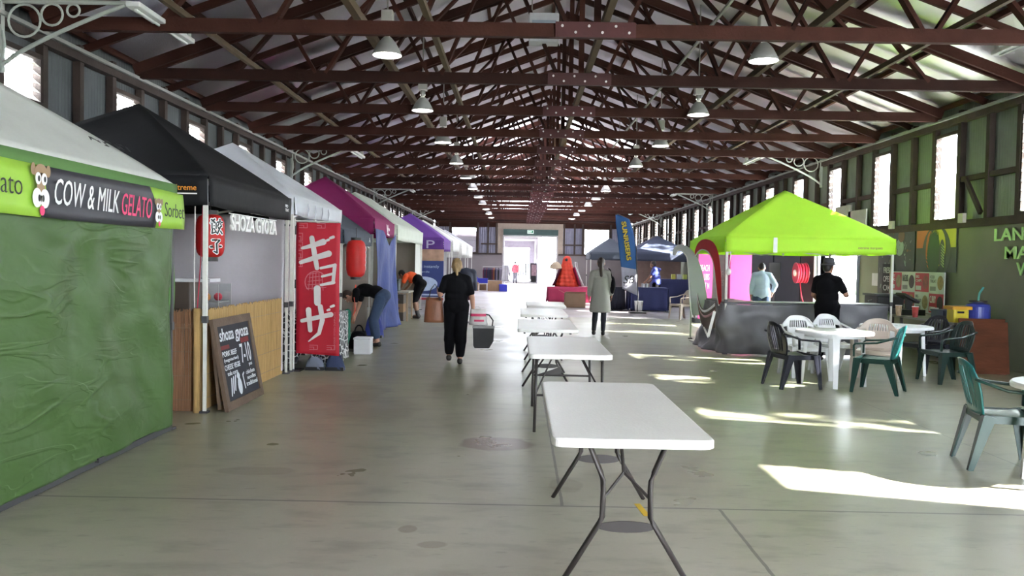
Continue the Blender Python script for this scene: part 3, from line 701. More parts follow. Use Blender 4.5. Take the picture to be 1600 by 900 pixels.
# characters on the lantern, bent around it
def bent(parent, R, ang0, lst, mats_, zoff):
    for (st, rad, mi, lift) in lst:
        mb = MB()
        strokes(mb, Matrix.Identity(4), [[(x, y, q * rad) for x, y, q in s_] for s_ in st], z=lift)
        mb.v = [V(((R + p.z) * cos(ang0 + p.x / R), (R + p.z) * sin(ang0 + p.x / R), p.y + zoff)) for p in mb.v]
        mb.build('brush_character', mats_[mi], parent)
gyo = [[(-.05, .08, 1), (-.02, .05, 1)], [(-.02, .085, 1), (-.055, .045, 1)], [(-.045, .045, .8), (-.005, .045, .8)], [(-.045, .045, .8), (-.045, -.01, .8)], [(-.005, .045, .8), (-.005, -.01, .8)], [(-.045, .018, .8), (-.005, .018, .8)], [(-.045, -.01, .8), (-.005, -.01, .8)], [(-.04, -.015, .9), (-.045, -.06, .9), (-.005, -.045, .9)], [(-.02, -.02, .7), (-.0, -.055, .7)],
       [(.035, .085, 1), (.035, .06, 1)], [(.008, .055, 1), (.065, .055, 1)], [(.022, .04, .9), (.01, .015, .9)], [(.045, .04, .9), (.06, .015, .9)], [(.045, .012, 1), (.01, -.06, 1)], [(.018, .0, 1), (.065, -.06, 1.1)]]
shi = [[(-.04, .07, 1), (.035, .07, 1), (.0, .035, 1)], [(.0, .035, 1.1), (.005, -.06, 1.1), (-.025, -.045, .8)], [(-.055, .0, 1.1), (.055, .008, 1.1)]]
for lst, zo in ((gyo, .085), (shi, -.115)):
    bent(la, .147, radians(-46), [(lst, .017, 0, .000), (lst, .0085, 1, .003)], [wht, ink], zo)
lb = lantern('plain bright red lantern hanging between the flag and blue tarpaulin', at(556, 404, 14.55), .168, .64)
m_ = MB()
for s_ in (-62, 218 - 62 + 30):
    sq = [[(.012 * sin(k * 2.6), -.2 + k * .045, .007), (.012 * sin(k * 2.6 + 2.2), -.2 + (k + 1) * .045, .010)] for k in range(9)]
    q = MB(); strokes(q, Matrix.Identity(4), sq, z=.002); q.v = [V(((.178 + p.z) * cos(radians(s_) + p.x / .178 + (.9 if s_ < 0 else 0)), (.178 + p.z) * sin(radians(s_) + p.x / .178 + (.9 if s_ < 0 else 0)), p.y)) for p in q.v]; m_.add(q.v, q.f)
m_.build('brush_marks', wht, lb)
# hanging white letters
lt = thing('letter_sign', 'white cut-out letters SHOZA GYOZA hanging under the black tent eave', 'sign', (FX - .02, 8.86, 1.84))
text('SHOZA GYOZA', AISLE(0, 0, 0), 1.66, .175, wht, lt, off=.02, depth=.02)
MB().tube([(0, -.02, .18), (0, 1.7, .185)], .006).build('string', wht, lt)
for nm, c_, p in (('red', (.5, .02, .06), [(315, 322), (312, 410), (307, 486)]), ('white', (.7, .68, .65), [(303, 322), (302, 410), (303, 486)])):
    mb = MB(); mb.tube([at(*q, 8.35) for q in p], .006, 6); tag(mb.build('cord', mat(nm + '_cord', c_, .6)), '%s cord hanging down beside the painted lantern and white pole' % nm, 'cord')
# counter with warmer inside the stall
steel = mat('brushed_steel', (.45, .45, .44), .35, .7); brown_m = mat('brown_plastic', (.055, .04, .03), .5)
cn = thing('stall_counter', 'counter table behind the bamboo screen under the black tent', 'table', (-3.7, 8.9, 0))
MB().box((-.75, -.5, .82), (.45, 1.9, .86)).build('tabletop', mat('grey_laminate', (.25, .25, .24), .5), cn)
for sx in (-.7, .4):
    for sy in (-.45, 1.85): MB().box((sx - .02, sy - .02, 0), (sx + .02, sy + .02, .82)).build('leg', steel, cn)
wm = thing('food_warmer', 'dark brown counter-top food warmer with a black display behind the reed screen', 'appliance', (-3.68, 8.62, .86))
MB().box((-.30, -.12, 0), (.30, .22, .43)).build('case', brown_m, wm, bevel=.01); MB().box((-.18, -.135, .24), (.14, -.12, .4)).build('display', ink, wm); MB().box((-.2, -.135, .18), (.14, -.118, .225)).build('label_strip', mat('grey_label', (.35, .35, .33), .5), wm)
MB().box((-.05, -.1, .43), (.5, .2, .465)).build('lid', mat('lid_white', (.6, .6, .62), .4), wm)
gc = thing('glass_case', 'small glass display case of snacks beside the food warmer', 'display case', (-3.33, 8.95, .86)); gc.scale = (.6, .7, 1)
gl_m = glass('clear_glass', (.92, .95, .94), .1, .05)
MB().box((-.2, -.15, .02), (.2, .4, .4)).build('glass_box', gl_m, gc); MB().box((-.2, -.15, 0), (.2, .4, .03)).box((-.18, -.13, .2), (.18, .38, .21)).build('shelf', steel, gc)
for k in range(4): MB().tube([(-.2 + .4 * (k % 2), -.15 + .55 * (k // 2), 0), (-.2 + .4 * (k % 2), -.15 + .55 * (k // 2), .4)], .008, 6).build('frame_post', steel, gc)
for k, (c_, nm, lab) in enumerate((((.6, .25, .04), 'snack_packet', 'orange snack packet in the glass case'), ((.6, .03, .06), 'snack_packet', 'red snack packet in the glass case'))):
    o = MB().ball((0, 0, .05), (.06, .05, .05), 10, 6).build(nm, mat('packet%d' % k, c_, .3)); o.location = (-3.37 + k * .09, 8.93 + k * .1, 1.075); o.scale = (.8, .8, .9); tag(o, lab, 'packet')
# chalkboard
frame_w = mat('weathered_frame', (.115, .075, .05), .75, 0, .3, 4, .3, 30, (6, 1, 1)); board_b = mat('chalk_black', (.018, .018, .026), .8)
cb_ = thing('chalkboard', 'framed chalkboard menu leaning on the bamboo screen, reading shoza gyoza', 'sign', (-2.90, 8.25, 0))
B0 = frame((0, 0, .0), (0, 1, 0), (-.17, 0, .92))
def bb(x0, y0, x1, y1, z0, z1, mi=0):
    return MB().box((x0, y0, z0), (x1, y1, z1)).xf(B0)
bb(.07, .07, 1.08, .87, -.012, .006).build('slate', board_b, cb_)
for a in ((0, 0, 1.15, .085), (0, .855, 1.15, .94), (0, .085, .085, .855), (1.065, .085, 1.15, .855)): bb(*a, -.02, .02).build('frame_rail', frame_w, cb_)
for y_ in (.04, 1.1): MB().bar((-.165, y_, .80), (-.085, y_, .02), .03, .03).build('rear_leg', frame_w, cb_)
TB = lambda x, y: B0 @ Matrix.Translation((x, y, .006))
text('shoza gyoza', TB(.13, .66), .88, .17, chalk_w, cb_, off=.012, shear=.2)
m_ = MB(); rect(m_, TB(0, 0), .12, .615, .36, .655); rect(m_, TB(0, 0), .72, .635, .98, .69); m_.build('chalk_band', mat('chalk_red', (.16, .02, .02), .8), cb_)
for s_, x, y, w_, h_ in (('PORK BEEF', .13, .54, .42, .055), ('(vegetarian)', .15, .475, .42, .045), ('CHEESE VEGIE', .13, .40, .46, .055), ('tofu corn', .18, .34, .3, .045), ('7-10', .66, .42, .32, .21), ('pcs', .86, .36, .1, .04), ('chicken', .72, .29, .28, .045), ('noodles', .73, .23, .28, .045), ('traditional', .68, .165, .36, .05)):
    text(s_, TB(x, y), w_, h_, chalk_w, cb_, off=.008)
m_ = MB(); T_ = TB(0, 0)
strokes(m_, T_, [[(.2 + k * .06, .14 + .02 * k, .014), (.26 + k * .06, .30 + .01 * k, .014)] for k in range(3)] + [[(.62, .16, .012), (.6, .3, .012), (.64, .32, .01)]])
ell(m_, T_, .48, .20, .06, .09); ell(m_, T_, .47, .31, .045, .035); m_.build('chalk_drawing', chalk_w, cb_)

# 3: white tent with flag
t3 = tent('market_tent', 'cool white market tent behind the red characters flag', -5.8, FX, 11.3, 14.3, 2.38, 2.14, 3.31, cool_white, cool_white)
wall_cloth('side_curtain', (-1.3, 1.4), (1.3, 1.4), .05, 2.1, grey_curtain, t3, .03, 5, seed=8)
wall_cloth('rear_curtain', (-1.33, -1.42), (-1.33, 1.42), .05, 2.12, grey_curtain, t3, .03, 6, seed=9)
m_ = MB()
for k in range(4): strokes(m_, AISLE(.03 + 1.36, -.9 + k * .42, 2.17), [[(.0, .0, .018), (.05, .09, .03), (.02, .15, .02)]], .006)
m_.build('valance_print', mat('grey_print', (.25, .27, .33), .5), t3)
fg = thing('vertical_flag', 'tall red vertical flag with large white characters beside the stalls', 'flag', (FX - .03, 11.46, 0))
fm_ = lambda x, z, o_=0: V((.03 + x, .02 * sin(z * 3 + x * 2) - o_, z))
MB().grid(10, 40, lambda u, v: fm_(u * .6, .24 + 1.81 * v - .03 * u * (1 - v))).build('flag_cloth', red_f, fg, smooth=True, solid=.003)
MB().tube([(0, 0, .0), (0, 0, 2.1)], .014, 8).build('pole', white_pole, fg); MB().tube([(0, 0, 2.07), (.62, 0, 2.06)], .009, 8).build('cross_rod', white_pole, fg)
for x_, z_ in ((0.0, 1.94), (.0, 1.2)): MB().cb((x_ + .01, 0, z_), (.03, .02, .12)).build('strap', ink, fg)
MB().cb((.0, 0, .01), (.25, .25, .02)).build('base_plate', dark_pole, fg)
k_ = .0016
FMX = FACE(.03, -.035, .24)
ch = [ # gi
 [(.09, 1.455, .020), (.22, 1.49, .03), (.378, 1.545, .043)], [(.07, 1.26, .026), (.25, 1.32, .034), (.454, 1.385, .043)], [(.218, 1.597, .034), (.255, 1.39, .036), (.294, 1.184, .03)], [(.425, 1.565, .016), (.45, 1.575, .017)], [(.475, 1.60, .018), (.515, 1.615, .021)],
 # yo
 [(.345, 1.184, .017), (.544, 1.23, .022), (.538, 1.22, .025), (.518, .99, .024)], [(.365, 1.07, .016), (.505, 1.107, .018)], [(.352, .952, .017), (.525, .99, .024)],
 # long mark
 [(.30, .90, .048), (.305, .71, .046)],
 # za
 [(.096, .455, .026), (.492, .547, .035)], [(.183, .606, .038), (.21, .326, .031)], [(.345, .653, .035), (.375, .472, .034), (.331, .285, .025), (.188, .172, .008)], [(.445, .606, .015), (.47, .615, .017)], [(.49, .655, .016), (.53, .67, .018)]]
m_ = MB(); strokes(m_, FMX, ch, .001); m_.build('character', mat('flag_white', (.62, .58, .58), .6), fg)
m_ = MB()
for (x, y, vert) in ((.045, 1.735, 0), (.29, 1.735, 0), (.20, .06, 0), (.44, .06, 0)) + tuple((.04, 1.2 + .12 * k, 1) for k in range(4)):
    w_, h_ = (.11, .06) if not vert else (.05, .1)
    for i_, s_ in enumerate((1, .55)):
        a, b_, c_, d_ = x, y, x + w_ * s_, y + h_ * s_
        for p, q in (((a, b_), (c_, b_)), ((c_, b_), (c_, d_)), ((c_, d_), (a, d_))): strokes(m_, FMX, [[(*p, .004), (*q, .004)]], .001)
for k in range(5): strokes(m_, FMX, [[(.15 + .012 * k, .90 + .05 * k, .004), (.42 - .03 * k, .92 + .05 * k, .004)], [(.18 + .05 * k, .88, .004), (.2 + .04 * k, 1.12, .004)]], .0)
strokes(m_, FMX, [[(.28 + .15 * cos(a), .99 + .15 * sin(a), .006), (.28 + .15 * cos(a + .35), .99 + .15 * sin(a + .35), .006)] for a in [k * .35 for k in range(2, 11)]], .0)
m_.build('flag_pattern', mat('flag_pink', (.62, .16, .2), .6), fg)
text('NOODLES GYOZA DUMPLINGS', frame((.585, -.036, .32), (0, 0, 1), (-1, 0, 0)), .5, .022, mat('flag_pink', (.62, .16, .2), .6), fg)
# table with black and white net pattern cloth
nm_, t, b = nt('net_pattern_cloth'); L = t.links.new
tc = nd(t, 'ShaderNodeTexCoord'); vo = nd(t, 'ShaderNodeTexVoronoi', feature='DISTANCE_TO_EDGE', i_Scale=11.0); L(tc.outputs['Object'], vo.inputs['Vector'])
lt_ = nd(t, 'ShaderNodeMath', operation='LESS_THAN', i_1=.07); L(vo.outputs['Distance'], lt_.inputs[0])
mx = nd(t, 'ShaderNodeMix', data_type='RGBA'); L(lt_.outputs[0], mx.inputs[0]); mx.inputs[6].default_value = (.012, .012, .016, 1); mx.inputs[7].default_value = (.55, .55, .55, 1); L(mx.outputs[2], b.inputs['Base Color'])
tb = thing('stall_table', 'table under a black and white net pattern cloth behind the red flag', 'table', (-3.0, 12.25, 0))
MB().box((-.37, -.55, .72), (.37, .35, .76)).build('tabletop', mat('grey_laminate', (.25, .25, .24), .5), tb)
for sx in (-.33, .33):
    for sy in (-.5, .3): MB().box((sx - .02, sy - .02, 0), (sx + .02, sy + .02, .72)).build('leg', steel, tb)
m_ = MB()
pts = [(-.385, -.57), (.385, -.57), (.385, .37), (-.385, .37)]
for k in range(4):
    p = V((*pts[k], 0)); q = V((*pts[(k + 1) % 4], 0)); n_ = (q - p).normalized().cross(V((0, 0, 1)))
    m_.grid(20, 8, lambda u, v, p=p, q=q, n_=n_, k=k: p.lerp(q, u) + n_ * (.02 + .05 * v * (.5 + .5 * sin(u * 16 + k))) + V((0, 0, .775 - .70 * v + (.12 if .35 < u < .65 and k == 0 else 0) * v)))
m_.grid(8, 8, lambda u, v: (-.4 + .8 * u, -.59 + .98 * v, .772)); m_.build('tablecloth', nm_, tb, smooth=True, solid=.004)
navy_f = fabric('navy_bag_cloth', (.03, .045, .11), .0, .5, 12); gb_f = fabric('grey_blue_bag_cloth', (.16, .18, .24), 0, .5, 12)
def soft_bag(lab, loc, dims, m, rz=0):
    r = thing('cloth_bag', lab, 'bag', loc, rz); a, b_, h = dims
    def f(u, v):
        an = u * 2 * pi; e = .55; cs, sn = cos(an), sin(an); q = .5 * (1 - .35 * v ** 2) * (1 + .05 * sin(an * 5 + v * 4))
        return (a * q * abs(cs) ** e * (1 if cs > 0 else -1), b_ * q * abs(sn) ** e * (1 if sn > 0 else -1), h * v + .02 * sin(an * 3) * v)
    mb = MB(); mb.grid(28, 12, f); mb.add([f(k / 28, 1) for k in range(28)], [tuple(range(28))]); mb.build('body', m, r, smooth=True)
    MB().cb((0, 0, .025), (a * .98, b_ * .98, .05)).build('base', ink, r)
    MB().tube([(a * .22 * cos(t_), 0, h - .02 + .14 * sin(t_)) for t_ in [pi * k / 8 for k in range(9)]], .012, 6, up=(0, 1, 0)).build('handle', m, r)
    return r
soft_bag('grey-blue cloth bag on the floor under the red flag', (-2.83, 11.545, 0), (.26, .13, .17), gb_f); soft_bag('navy cloth bag on the floor under the red flag', (-2.55, 11.545, 0), (.26, .13, .2), navy_f)

# 4: low dark tent, then magenta tent with a blue tarpaulin
t35 = tent('market_tent', 'low slate grey market tent behind the hanging plain lantern', -5.8, FX, 14.45, 17.25, 2.06, 1.82, 3.06, slate_c, slate_c)
wall_cloth('side_curtain', (-1.3, 1.33), (1.3, 1.33), .05, 2.0, beige_curtain, t35, .03, 6, seed=18)
text('A', AISLE(1.38, 1.0, 1.9), .14, .1, wht, t35)
t4 = tent('market_tent', 'magenta market tent with a blue tarpaulin hung across its front', -5.8, FX, 17.5, 20.3, 2.42, 2.08, 3.42, magenta_c, magenta_c)
m_ = MB(); strokes(m_, AISLE(1.385, .1, 2.15), [[(.0, .2, .02), (.1, .05, .03), (.12, .18, .03), (.2, .02, .03), (.26, .2, .02)], [(.1, .0, .02), (.4, -.02, .02)], [(.3, .12, .03), (.42, .1, .03)]], .004); m_.build('valance_print', mat('pink_white', (.7, .5, .6), .5), t4)
blue_tarp = fabric('blue_tarpaulin', (.03, .052, .21), .12, .6, 6, .65, .2)
def tarp(u, v):
    notch = .32 * max(0, 1 - abs(u - .66) / .34); top = 2.2 - notch * (1 - 0 * v); z = .03 + (top - .03) * v
    return (-3.0 + (.05 * sin(u * 11 + v * 3) + .03 * sin(u * 23 - v * 7)) * (1.2 - v) + .22 * (1 - v) ** 3 * u, 17.3 + u * 2.75, z)
tag(MB().grid(50, 40, tarp).build('tarpaulin', blue_tarp, smooth=True, solid=.004), 'blue tarpaulin sheet hanging from the magenta tent down to the floor', 'tarpaulin')
# 5: long pale tent
t5 = tent('market_tent', 'long pale green-white market tent beyond the blue tarpaulin', -5.8, FX, 20.75, 26.3, 2.42, 2.05, 3.36, pale_green_c, pale_green_c, ridge=2.7)
wall_cloth('side_curtain', (-1.3, 2.7), (1.3, 2.7), .05, 2.1, beige_curtain, t5, .03, 6, seed=28)
wall_cloth('front_curtain', (1.3, 1.6), (1.3, 2.72), .5, 2.1, off_white, t5, .06, 6, seed=29)
# 6: purple tent with display wall
t6 = tent('market_tent', 'purple market tent with white lettering on its valance', -5.6, -2.78, 30.2, 33.2, 2.35, 1.92, 3.35, purple_c, purple_c)
text('P  O  P', FACE(-.9, -1.54, 2.0), 2.0, .3, mat('lilac_print', (.6, .52, .75), .5), t6)
bw = thing('display_banner', 'blue display wall banner with a pale oval under the purple tent', 'banner', (-4.6, 30.0, 0))
blue_b = mat('banner_blue', (.025, .045, .20), .5, var=.06)
MB().box((0, 0, .25), (1.86, .03, 1.55)).build('blue_panel', blue_b, bw); MB().box((0, 0, 1.55), (1.86, .03, 1.97)).build('photo_panel', mat('peach_photo', (.42, .26, .18), .6, 0, .5, 3), bw)
MB().box((0, 0, 0), (1.86, .03, .25)).build('foot_panel', mat('banner_grey', (.4, .4, .42), .5), bw)
text('advance instantly', FACE(.55, -.004, 1.27), 1.15, .13, mat('pale_blue', (.5, .6, .8), .5), bw); text('brighter smile', FACE(.6, -.004, 1.1), .75, .09, mat('pale_blue', (.5, .6, .8), .5), bw)
m_ = MB(); ell(m_, FACE(0, 0, 0), 1.15, .72, .5, .26, .004); rect(m_, FACE(0, 0, 0), .9, .3, 1.7, .36, .004); m_.build('banner_oval', mat('pale_blue', (.5, .6, .8), .5), bw)
m_ = MB(); rect(m_, FACE(0, 0, 0), 0, .14, 1.86, .22, .004); m_.build('red_stripe', mat('stripe_red', (.4, .03, .06), .5), bw)
# 7-9: far white tents
for k, (y0, nm) in enumerate(((34.0, 'white market tent directly behind the purple tent'), (39.0, 'white market tent second behind the purple tent'), (44.5, 'farthest white market tent on the stall side'))):
    tent('market_tent', nm, -5.6, -2.75, y0, y0 + 3.6, 2.4, 1.95 - .1 * k, 3.3, off_white if k < 2 else cool_white, off_white)
m_ = MB().box((-3.9, 36.4, .5), (-3.2, 36.44, 1.95)); o = m_.build('poster_panel', mat('poster_white', (.6, .6, .62), .6)); tag(o, 'white poster panel with a dark face hung under a far white tent', 'poster')
m_ = MB(); m = FACE(-3.55, 36.4, 1.3); ell(m_, m, 0, .2, .2, .26, .004); ell(m_, m, -.1, -.12, .16, .1, .004); m_.build('poster_face', mat('poster_dark', (.12, .11, .13), .6), o)
# ------------------------------------------------------------------ lime tent and its counter
lime_c = fabric('lime_canvas', (.62, .93, .08), .4, .25, 4, .7, .04)
TX0, TX1, TY0, TY1 = 3.6, 6.55, 14.6, 17.6; tcx, tcy = (TX0 + TX1) / 2, (TY0 + TY1) / 2
tl = tent('market_tent', 'bright lime green pop-up tent standing alone on the window side', TX0, TX1, TY0, TY1, 2.06, 1.79, 3.02, lime_c, lime_c, sagv=.05)
text('extreme marquees', FACE(.82, -1.535, 1.87), .42, .05, mat('tan_print', (.30, .19, .10), .5), tl)
MB().cb((-.62, -1.53, 1.93), (.07, .006, .26)).build('white_strap', wht, tl)
m_ = MB(); m_.tube([(-1.42, -1.5, 2.05), (-1.39, -1.52, 1.75), (-1.42, -1.52, 1.5)], .008, 6); m_.ball((-1.42, -1.52, 1.45), (.045, .045, .06)); m_.build('tied_cord', wht, tl)
tarp_g = fabric('grey_tarpaulin', (.15, .148, .165), .05, .6, 5, .4, .15)
ct = thing('tarpaulin_counter', 'grey tarpaulin covered counter under the lime tent', 'counter', (tcx, tcy, 0))
path = [(V((-1.44, .16 - 1.40 * k / 20, 0)), V((-1, 0, 0))) for k in range(21)] + [(V((-1.34 + .12 * sin(a) - .02, -1.34 - .12 * cos(a), 0)) , V((sin(a), -cos(a), 0))) for a in [radians(-75 + 15 * k) for k in range(5)]]
path += [(V((-1.30 + 2.6 * k / 40, -1.46, 0)), V((0, -1, 0))) for k in range(41)] + [(V((1.30 + .12 * sin(a), -1.34 - .12 * cos(a), 0)), V((sin(a), -cos(a), 0))) for a in [radians(15 + 15 * k) for k in range(5)]] + [(V((1.42, -1.30 + .9 * k / 12, 0)), V((1, 0, 0))) for k in range(13)]
def cw(u, v):
    q = u * (len(path) - 1); i = min(int(q), len(path) - 2); p = path[i][0].lerp(path[i + 1][0], q - i); n_ = path[i][1].lerp(path[i + 1][1], q - i); s_ = u * 5.4
    f_ = 1 - v; w_ = .05 * sin(s_ * 3.1 + v * 5) + .03 * sin(s_ * 7.7 - v * 6 + 1) + .016 * sin(s_ * 15 + v * 11) + .02 * sin(s_ * 2.0 - v * 14)
    return p + n_ * (.03 + f_ ** 2 * .14 + w_ * (.3 + f_)) + V((0, 0, .02 + .87 * v + .015 * sin(s_ * 2.2) * v))
MB().grid(130, 30, cw).build('tarpaulin_skirt', tarp_g, ct, smooth=True, solid=.004)
m_ = MB(); m_.box((-1.44, -1.46, .88), (1.44, -.86, .92)); m_.box((-1.44, -.86, .88), (-.94, .1, .92)); m_.build('counter_top', mat('dark_counter', (.06, .06, .065), .4), ct, bevel=.01)
for x, y in ((-1.3, -1.3), (1.3, -1.3), (-1.3, .0), (1.3, -.95), (-.5, -1.0)): MB().tube([(x, y, 0), (x, y, .88)], .02).build('leg', steel, ct)
# swagged bunting cloth on the counter's side
bu = thing('sign_cloth', 'swagged printed cloth draped on the near corner of the grey counter', 'banner', (TX0 - .1, TY0, 0))
sw = lambda u, v: (-.03 - .05 * sin(pi * u), .1 + 1.5 * (1 - u) , 1.02 - .25 * sin(pi * u) * .9 - v * (.16 + .3 * u) - .1 * u)
MB().grid(20, 8, sw).build('cloth', fabric('brown_print_cloth', (.16, .12, .10), .1, .4), bu, smooth=True, solid=.004)
for v_, nm in ((.05, 'white_band'), (.32, 'pink_band')):
    MB().grid(20, 2, lambda u, v, v_=v_: V(sw(u, v_ + .12 * v)) + V((-.012, 0, 0))).build(nm, wht if nm[0] == 'w' else mat('pale_pink_print', (.55, .3, .32), .6), bu, smooth=True, solid=.003)
m_ = MB(); m_.bar((-.06, .9, .42), (-.16, .05, .30), .01, .05); m_.bar((-.16, .05, .30), (-.06, .03, .75), .01, .05); m_.build('white_edge', wht, bu)
# red and pale curved flags
def spl(ps, ws, n=4):
    P_, W_ = [], []
    for i in range(len(ps) - 1):
        a, b_, c_, d_ = ps[max(i - 1, 0)], ps[i], ps[i + 1], ps[min(i + 2, len(ps) - 1)]
        for k in range(n):
            t_ = k / n; P_.append(.5 * ((2 * b_) + (c_ - a) * t_ + (2 * a - 5 * b_ + 4 * c_ - d_) * t_ ** 2 + (3 * b_ - a - 3 * c_ + d_) * t_ ** 3)); W_.append(ws[i] * (1 - t_) + ws[i + 1] * t_)
    return P_ + [ps[-1]], W_ + [ws[-1]]
def blade(nm, lab, pts, ws, m, nrm=(0, -1, 0)):
    pts, ws = spl([V(p) for p in pts], ws)
    r = thing(nm, lab, 'flag'); mb = MB(); n = len(pts); L_ = []
    for i in range(n):
        a = V(pts[max(i - 1, 0)]); b_ = V(pts[min(i + 1, n - 1)]); d = (b_ - a).normalized(); s_ = d.cross(V(nrm)).normalized()
        L_.append((V(pts[i]) - s_ * ws[i] / 2, V(pts[i]) + s_ * ws[i] / 2))
    vs = []; 
    for a, b_ in L_: vs += [a, b_]
    mb.add(vs, [(2 * i, 2 * i + 1, 2 * i + 3, 2 * i + 2) for i in range(n - 1)]); mb.build('sail', m, r, smooth=True, solid=.02, sub=2)
    e = MB(); e.tube([q[1] for q in L_], .012, 6); e.build('flex_pole', white_pole, r); return r
red_sail = fabric('red_sail', (.62, .018, .03), .4, .2); pale_sail = fabric('pale_grey_sail', (.46, .48, .47), .3, .2)
ps = [at(a, b_, 3.54 * F / (a - VX)) for a, b_ in ((1085, 396), (1089, 387), (1096, 382), (1106, 384), (1114, 394), (1119, 410), (1122, 432), (1124, 455), (1126, 474))]
blade('curved_flag', 'red curved sail flag arching beside the lime tent corner', ps, [.12, .18, .2, .24, .34, .42, .42, .34, .2], red_sail, (-1, 0, 0))
ps = [at(*q, 16.9) for q in ((1052, 399), (1055, 389), (1066, 387), (1078, 398), (1084, 415), (1089, 440), (1093, 470), (1097, 492))]
blade('curved_flag', 'pale grey curved sail flag left of the red one', ps, [.06, .10, .14, .18, .26, .33, .38, .40], pale_sail)
mb = MB(); mb.tube([at(1097, 492, 16.9), V((at(1097, 492, 16.9).x, 16.9, 0.02))], .014, 8); mb.cb((at(1097, 492, 16.9).x, 16.9, .015), (.4, .4, .03)); o = mb.build('flag_stand', white_pole); tag(o, 'white stand holding the pale grey curved flag', 'stand')

# pink display walls at the back
pink_b = mat('pink_board', (.60, .055, .25), .5, var=.05); grey_b = mat('grey_board', (.30, .31, .33), .3)
pb = thing('display_board', 'pink board printed with white capitals seen through the red flag arch', 'display', (*at(1101, 400, 22.5)[:2], 0))
m_ = MB(); m_.prism([(-.17, .12), (.12, .12), (.20, .8), (.21, 1.92), (-.18, 1.92)], FACE(0, 0, 0), .03); m_.build('board', pink_b, pb)
for k, s_ in enumerate(('BEACH', 'CLUBS', 'FIRST N')): text(s_, FACE(-.135, -.034, 1.40 - k * .24), .25, .17, wht, pb)
MB().cb((0, .15, .06), (.5, .4, .12)).build('foot', ink, pb)
pk_ = thing('display_column', 'tall plain pink display column behind the grey counter', 'display', (*at(1157, 400, 22.5)[:2], 0))
MB().box((-.29, 0, .35), (.29, .55, 2.1)).build('column', pink_b, pk_, bevel=.01); MB().box((-.2, .02, 0), (.29, .5, .35)).build('plinth', ink, pk_)
gb = thing('display_board', 'grey glazed display board between the two pink displays', 'display', (*at(1126, 400, 23.2)[:2], 0))
MB().box((-.3, 0, .4), (.3, .04, 2.0)).build('board', grey_b, gb); text('INFO\nDESK', FACE(-.15, -.004, 1.0), .35, .4, mat('grey_letters', (.45, .46, .48), .5), gb); MB().box((-.28, -.1, 0), (.28, .2, .4)).build('foot', ink, gb)
# dark loudspeaker screen, conduit and hose reel on the right-hand wall
dk = mat('dark_door_blue', (.03, .035, .05), .6)
r = struct('door_2'); 
for k in range(2):
    a = 22.7 + k * 2.4; MB().box((XR - .03, a, .02), (XR + .02, a + 2.3, 2.28)).build('door_leaf', dk, r)
r = struct('door_3'); m_ = MB(); m_.box((XR - .05, DY0 - .06, 0), (XR + .14, DY0, 2.3)); m_.box((XR - .05, DY1, 0), (XR + .14, DY1 + .08, 2.3)); m_.box((XR - .05, DY0, 2.22), (XR + .14, DY1, 2.3)); m_.build('door_frame', mat('blue_grey_frame', (.2, .22, .28), .5), r)
r = thing('screen_stand', 'black flat screen on a slim stand behind the counter', 'screen', (*at(1209, 420, 23.0)[:2], 0))
MB().cb((0, 0, 1.42), (.32, .06, .5)).build('screen', ink, r, bevel=.01); MB().tube([(0, .02, 0), (0, .02, 1.3)], .025).build('pole', dark_pole, r); MB().cb((0, 0, .015), (.4, .35, .03)).build('base_plate', dark_pole, r)
tag(MB().box((XR - .03, 21.55, 0), (XR - .005, 22.6, 2.28)).build('wall_panel', mat('dark_red_panel', (.055, .018, .02), .6)), kind='structure')
hose = mat('hose_red', (.55, .03, .06), .35); hr = thing('hose_reel', 'red fire hose reel mounted on the dark red wall panel', 'hose reel', (XR - .07, 21.85, 1.4))
MB().lathe([(.06, 0), (.27, 0), (.27, -.02), (.06, -.02)], 28, (-.34, 0, 0), axis='x').build('disc', hose, hr); MB().lathe([(.06, 0), (.27, 0), (.27, -.02), (.06, -.02)], 28, (-.08, 0, 0), axis='x').build('disc', hose, hr)
for k in range(3): MB().lathe([(.235 + .028 * cos(a), .028 * sin(a)) for a in [2 * pi * j / 8 for j in range(9)]], 28, (-.14 - k * .075, 0, 0), axis='x').build('hose_coil', hose, hr, smooth=True)
MB().lathe([(0, -.03), (.085, -.03), (.085, .0), (0, .0)], 20, (-.36, 0, 0), axis='x').build('hub', wht, hr); MB().tube([(-.2, 0, 0), (.02, 0, 0)], .04).build('axle', pipe_m, hr)
MB().tube([(-.2, .1, -.24), (-.2, -.05, -.6), (-.1, -.12, -1.0)], .014).build('hose_end', hose, hr)
beam('wall_pipe', (XR - .06, 21.42, 0), (XR - .06, 21.42, 2.25), .07, .07, mat('pipe_white', (.7, .72, .78), .4))
# ------------------------------------------------------------------ right-hand wall graphics
dkm = mat('mural_dark', (.055, .065, .07), .6, 0, .35, 3)
mu = thing('mural_banner', 'painted banner of a dark leafy oval on orange and yellow on the wall', 'banner', (XR - .02, 16.1, 1.5))
E0 = EAST(0, 0, 0)
m_ = MB(); rect(m_, E0, 0, 0, 1.48, .9, 0, 0, .006); rect(m_, E0, .02, .45, .75, .89, .007, 1); rect(m_, E0, .75, .45, 1.46, .89, .007, 2)
ell(m_, E0, .78, .36, .52, .50, .009, 28, 0); ell(m_, E0, .82, .46, .30, .36, .011, 28, 2); ell(m_, E0, .56, .40, .16, .36, .013, 28, 1)
ell(m_, E0, .70, .34, .24, .40, .015, 20, 3); ell(m_, E0, 1.0, .3, .10, .30, .0155, 16, 0)
for k in range(7): strokes(m_, E0, [[(.55 + .05 * k, .62, .03), (.57 + .045 * k, .8 - .02 * abs(k - 3), .006)]], .016, 3)
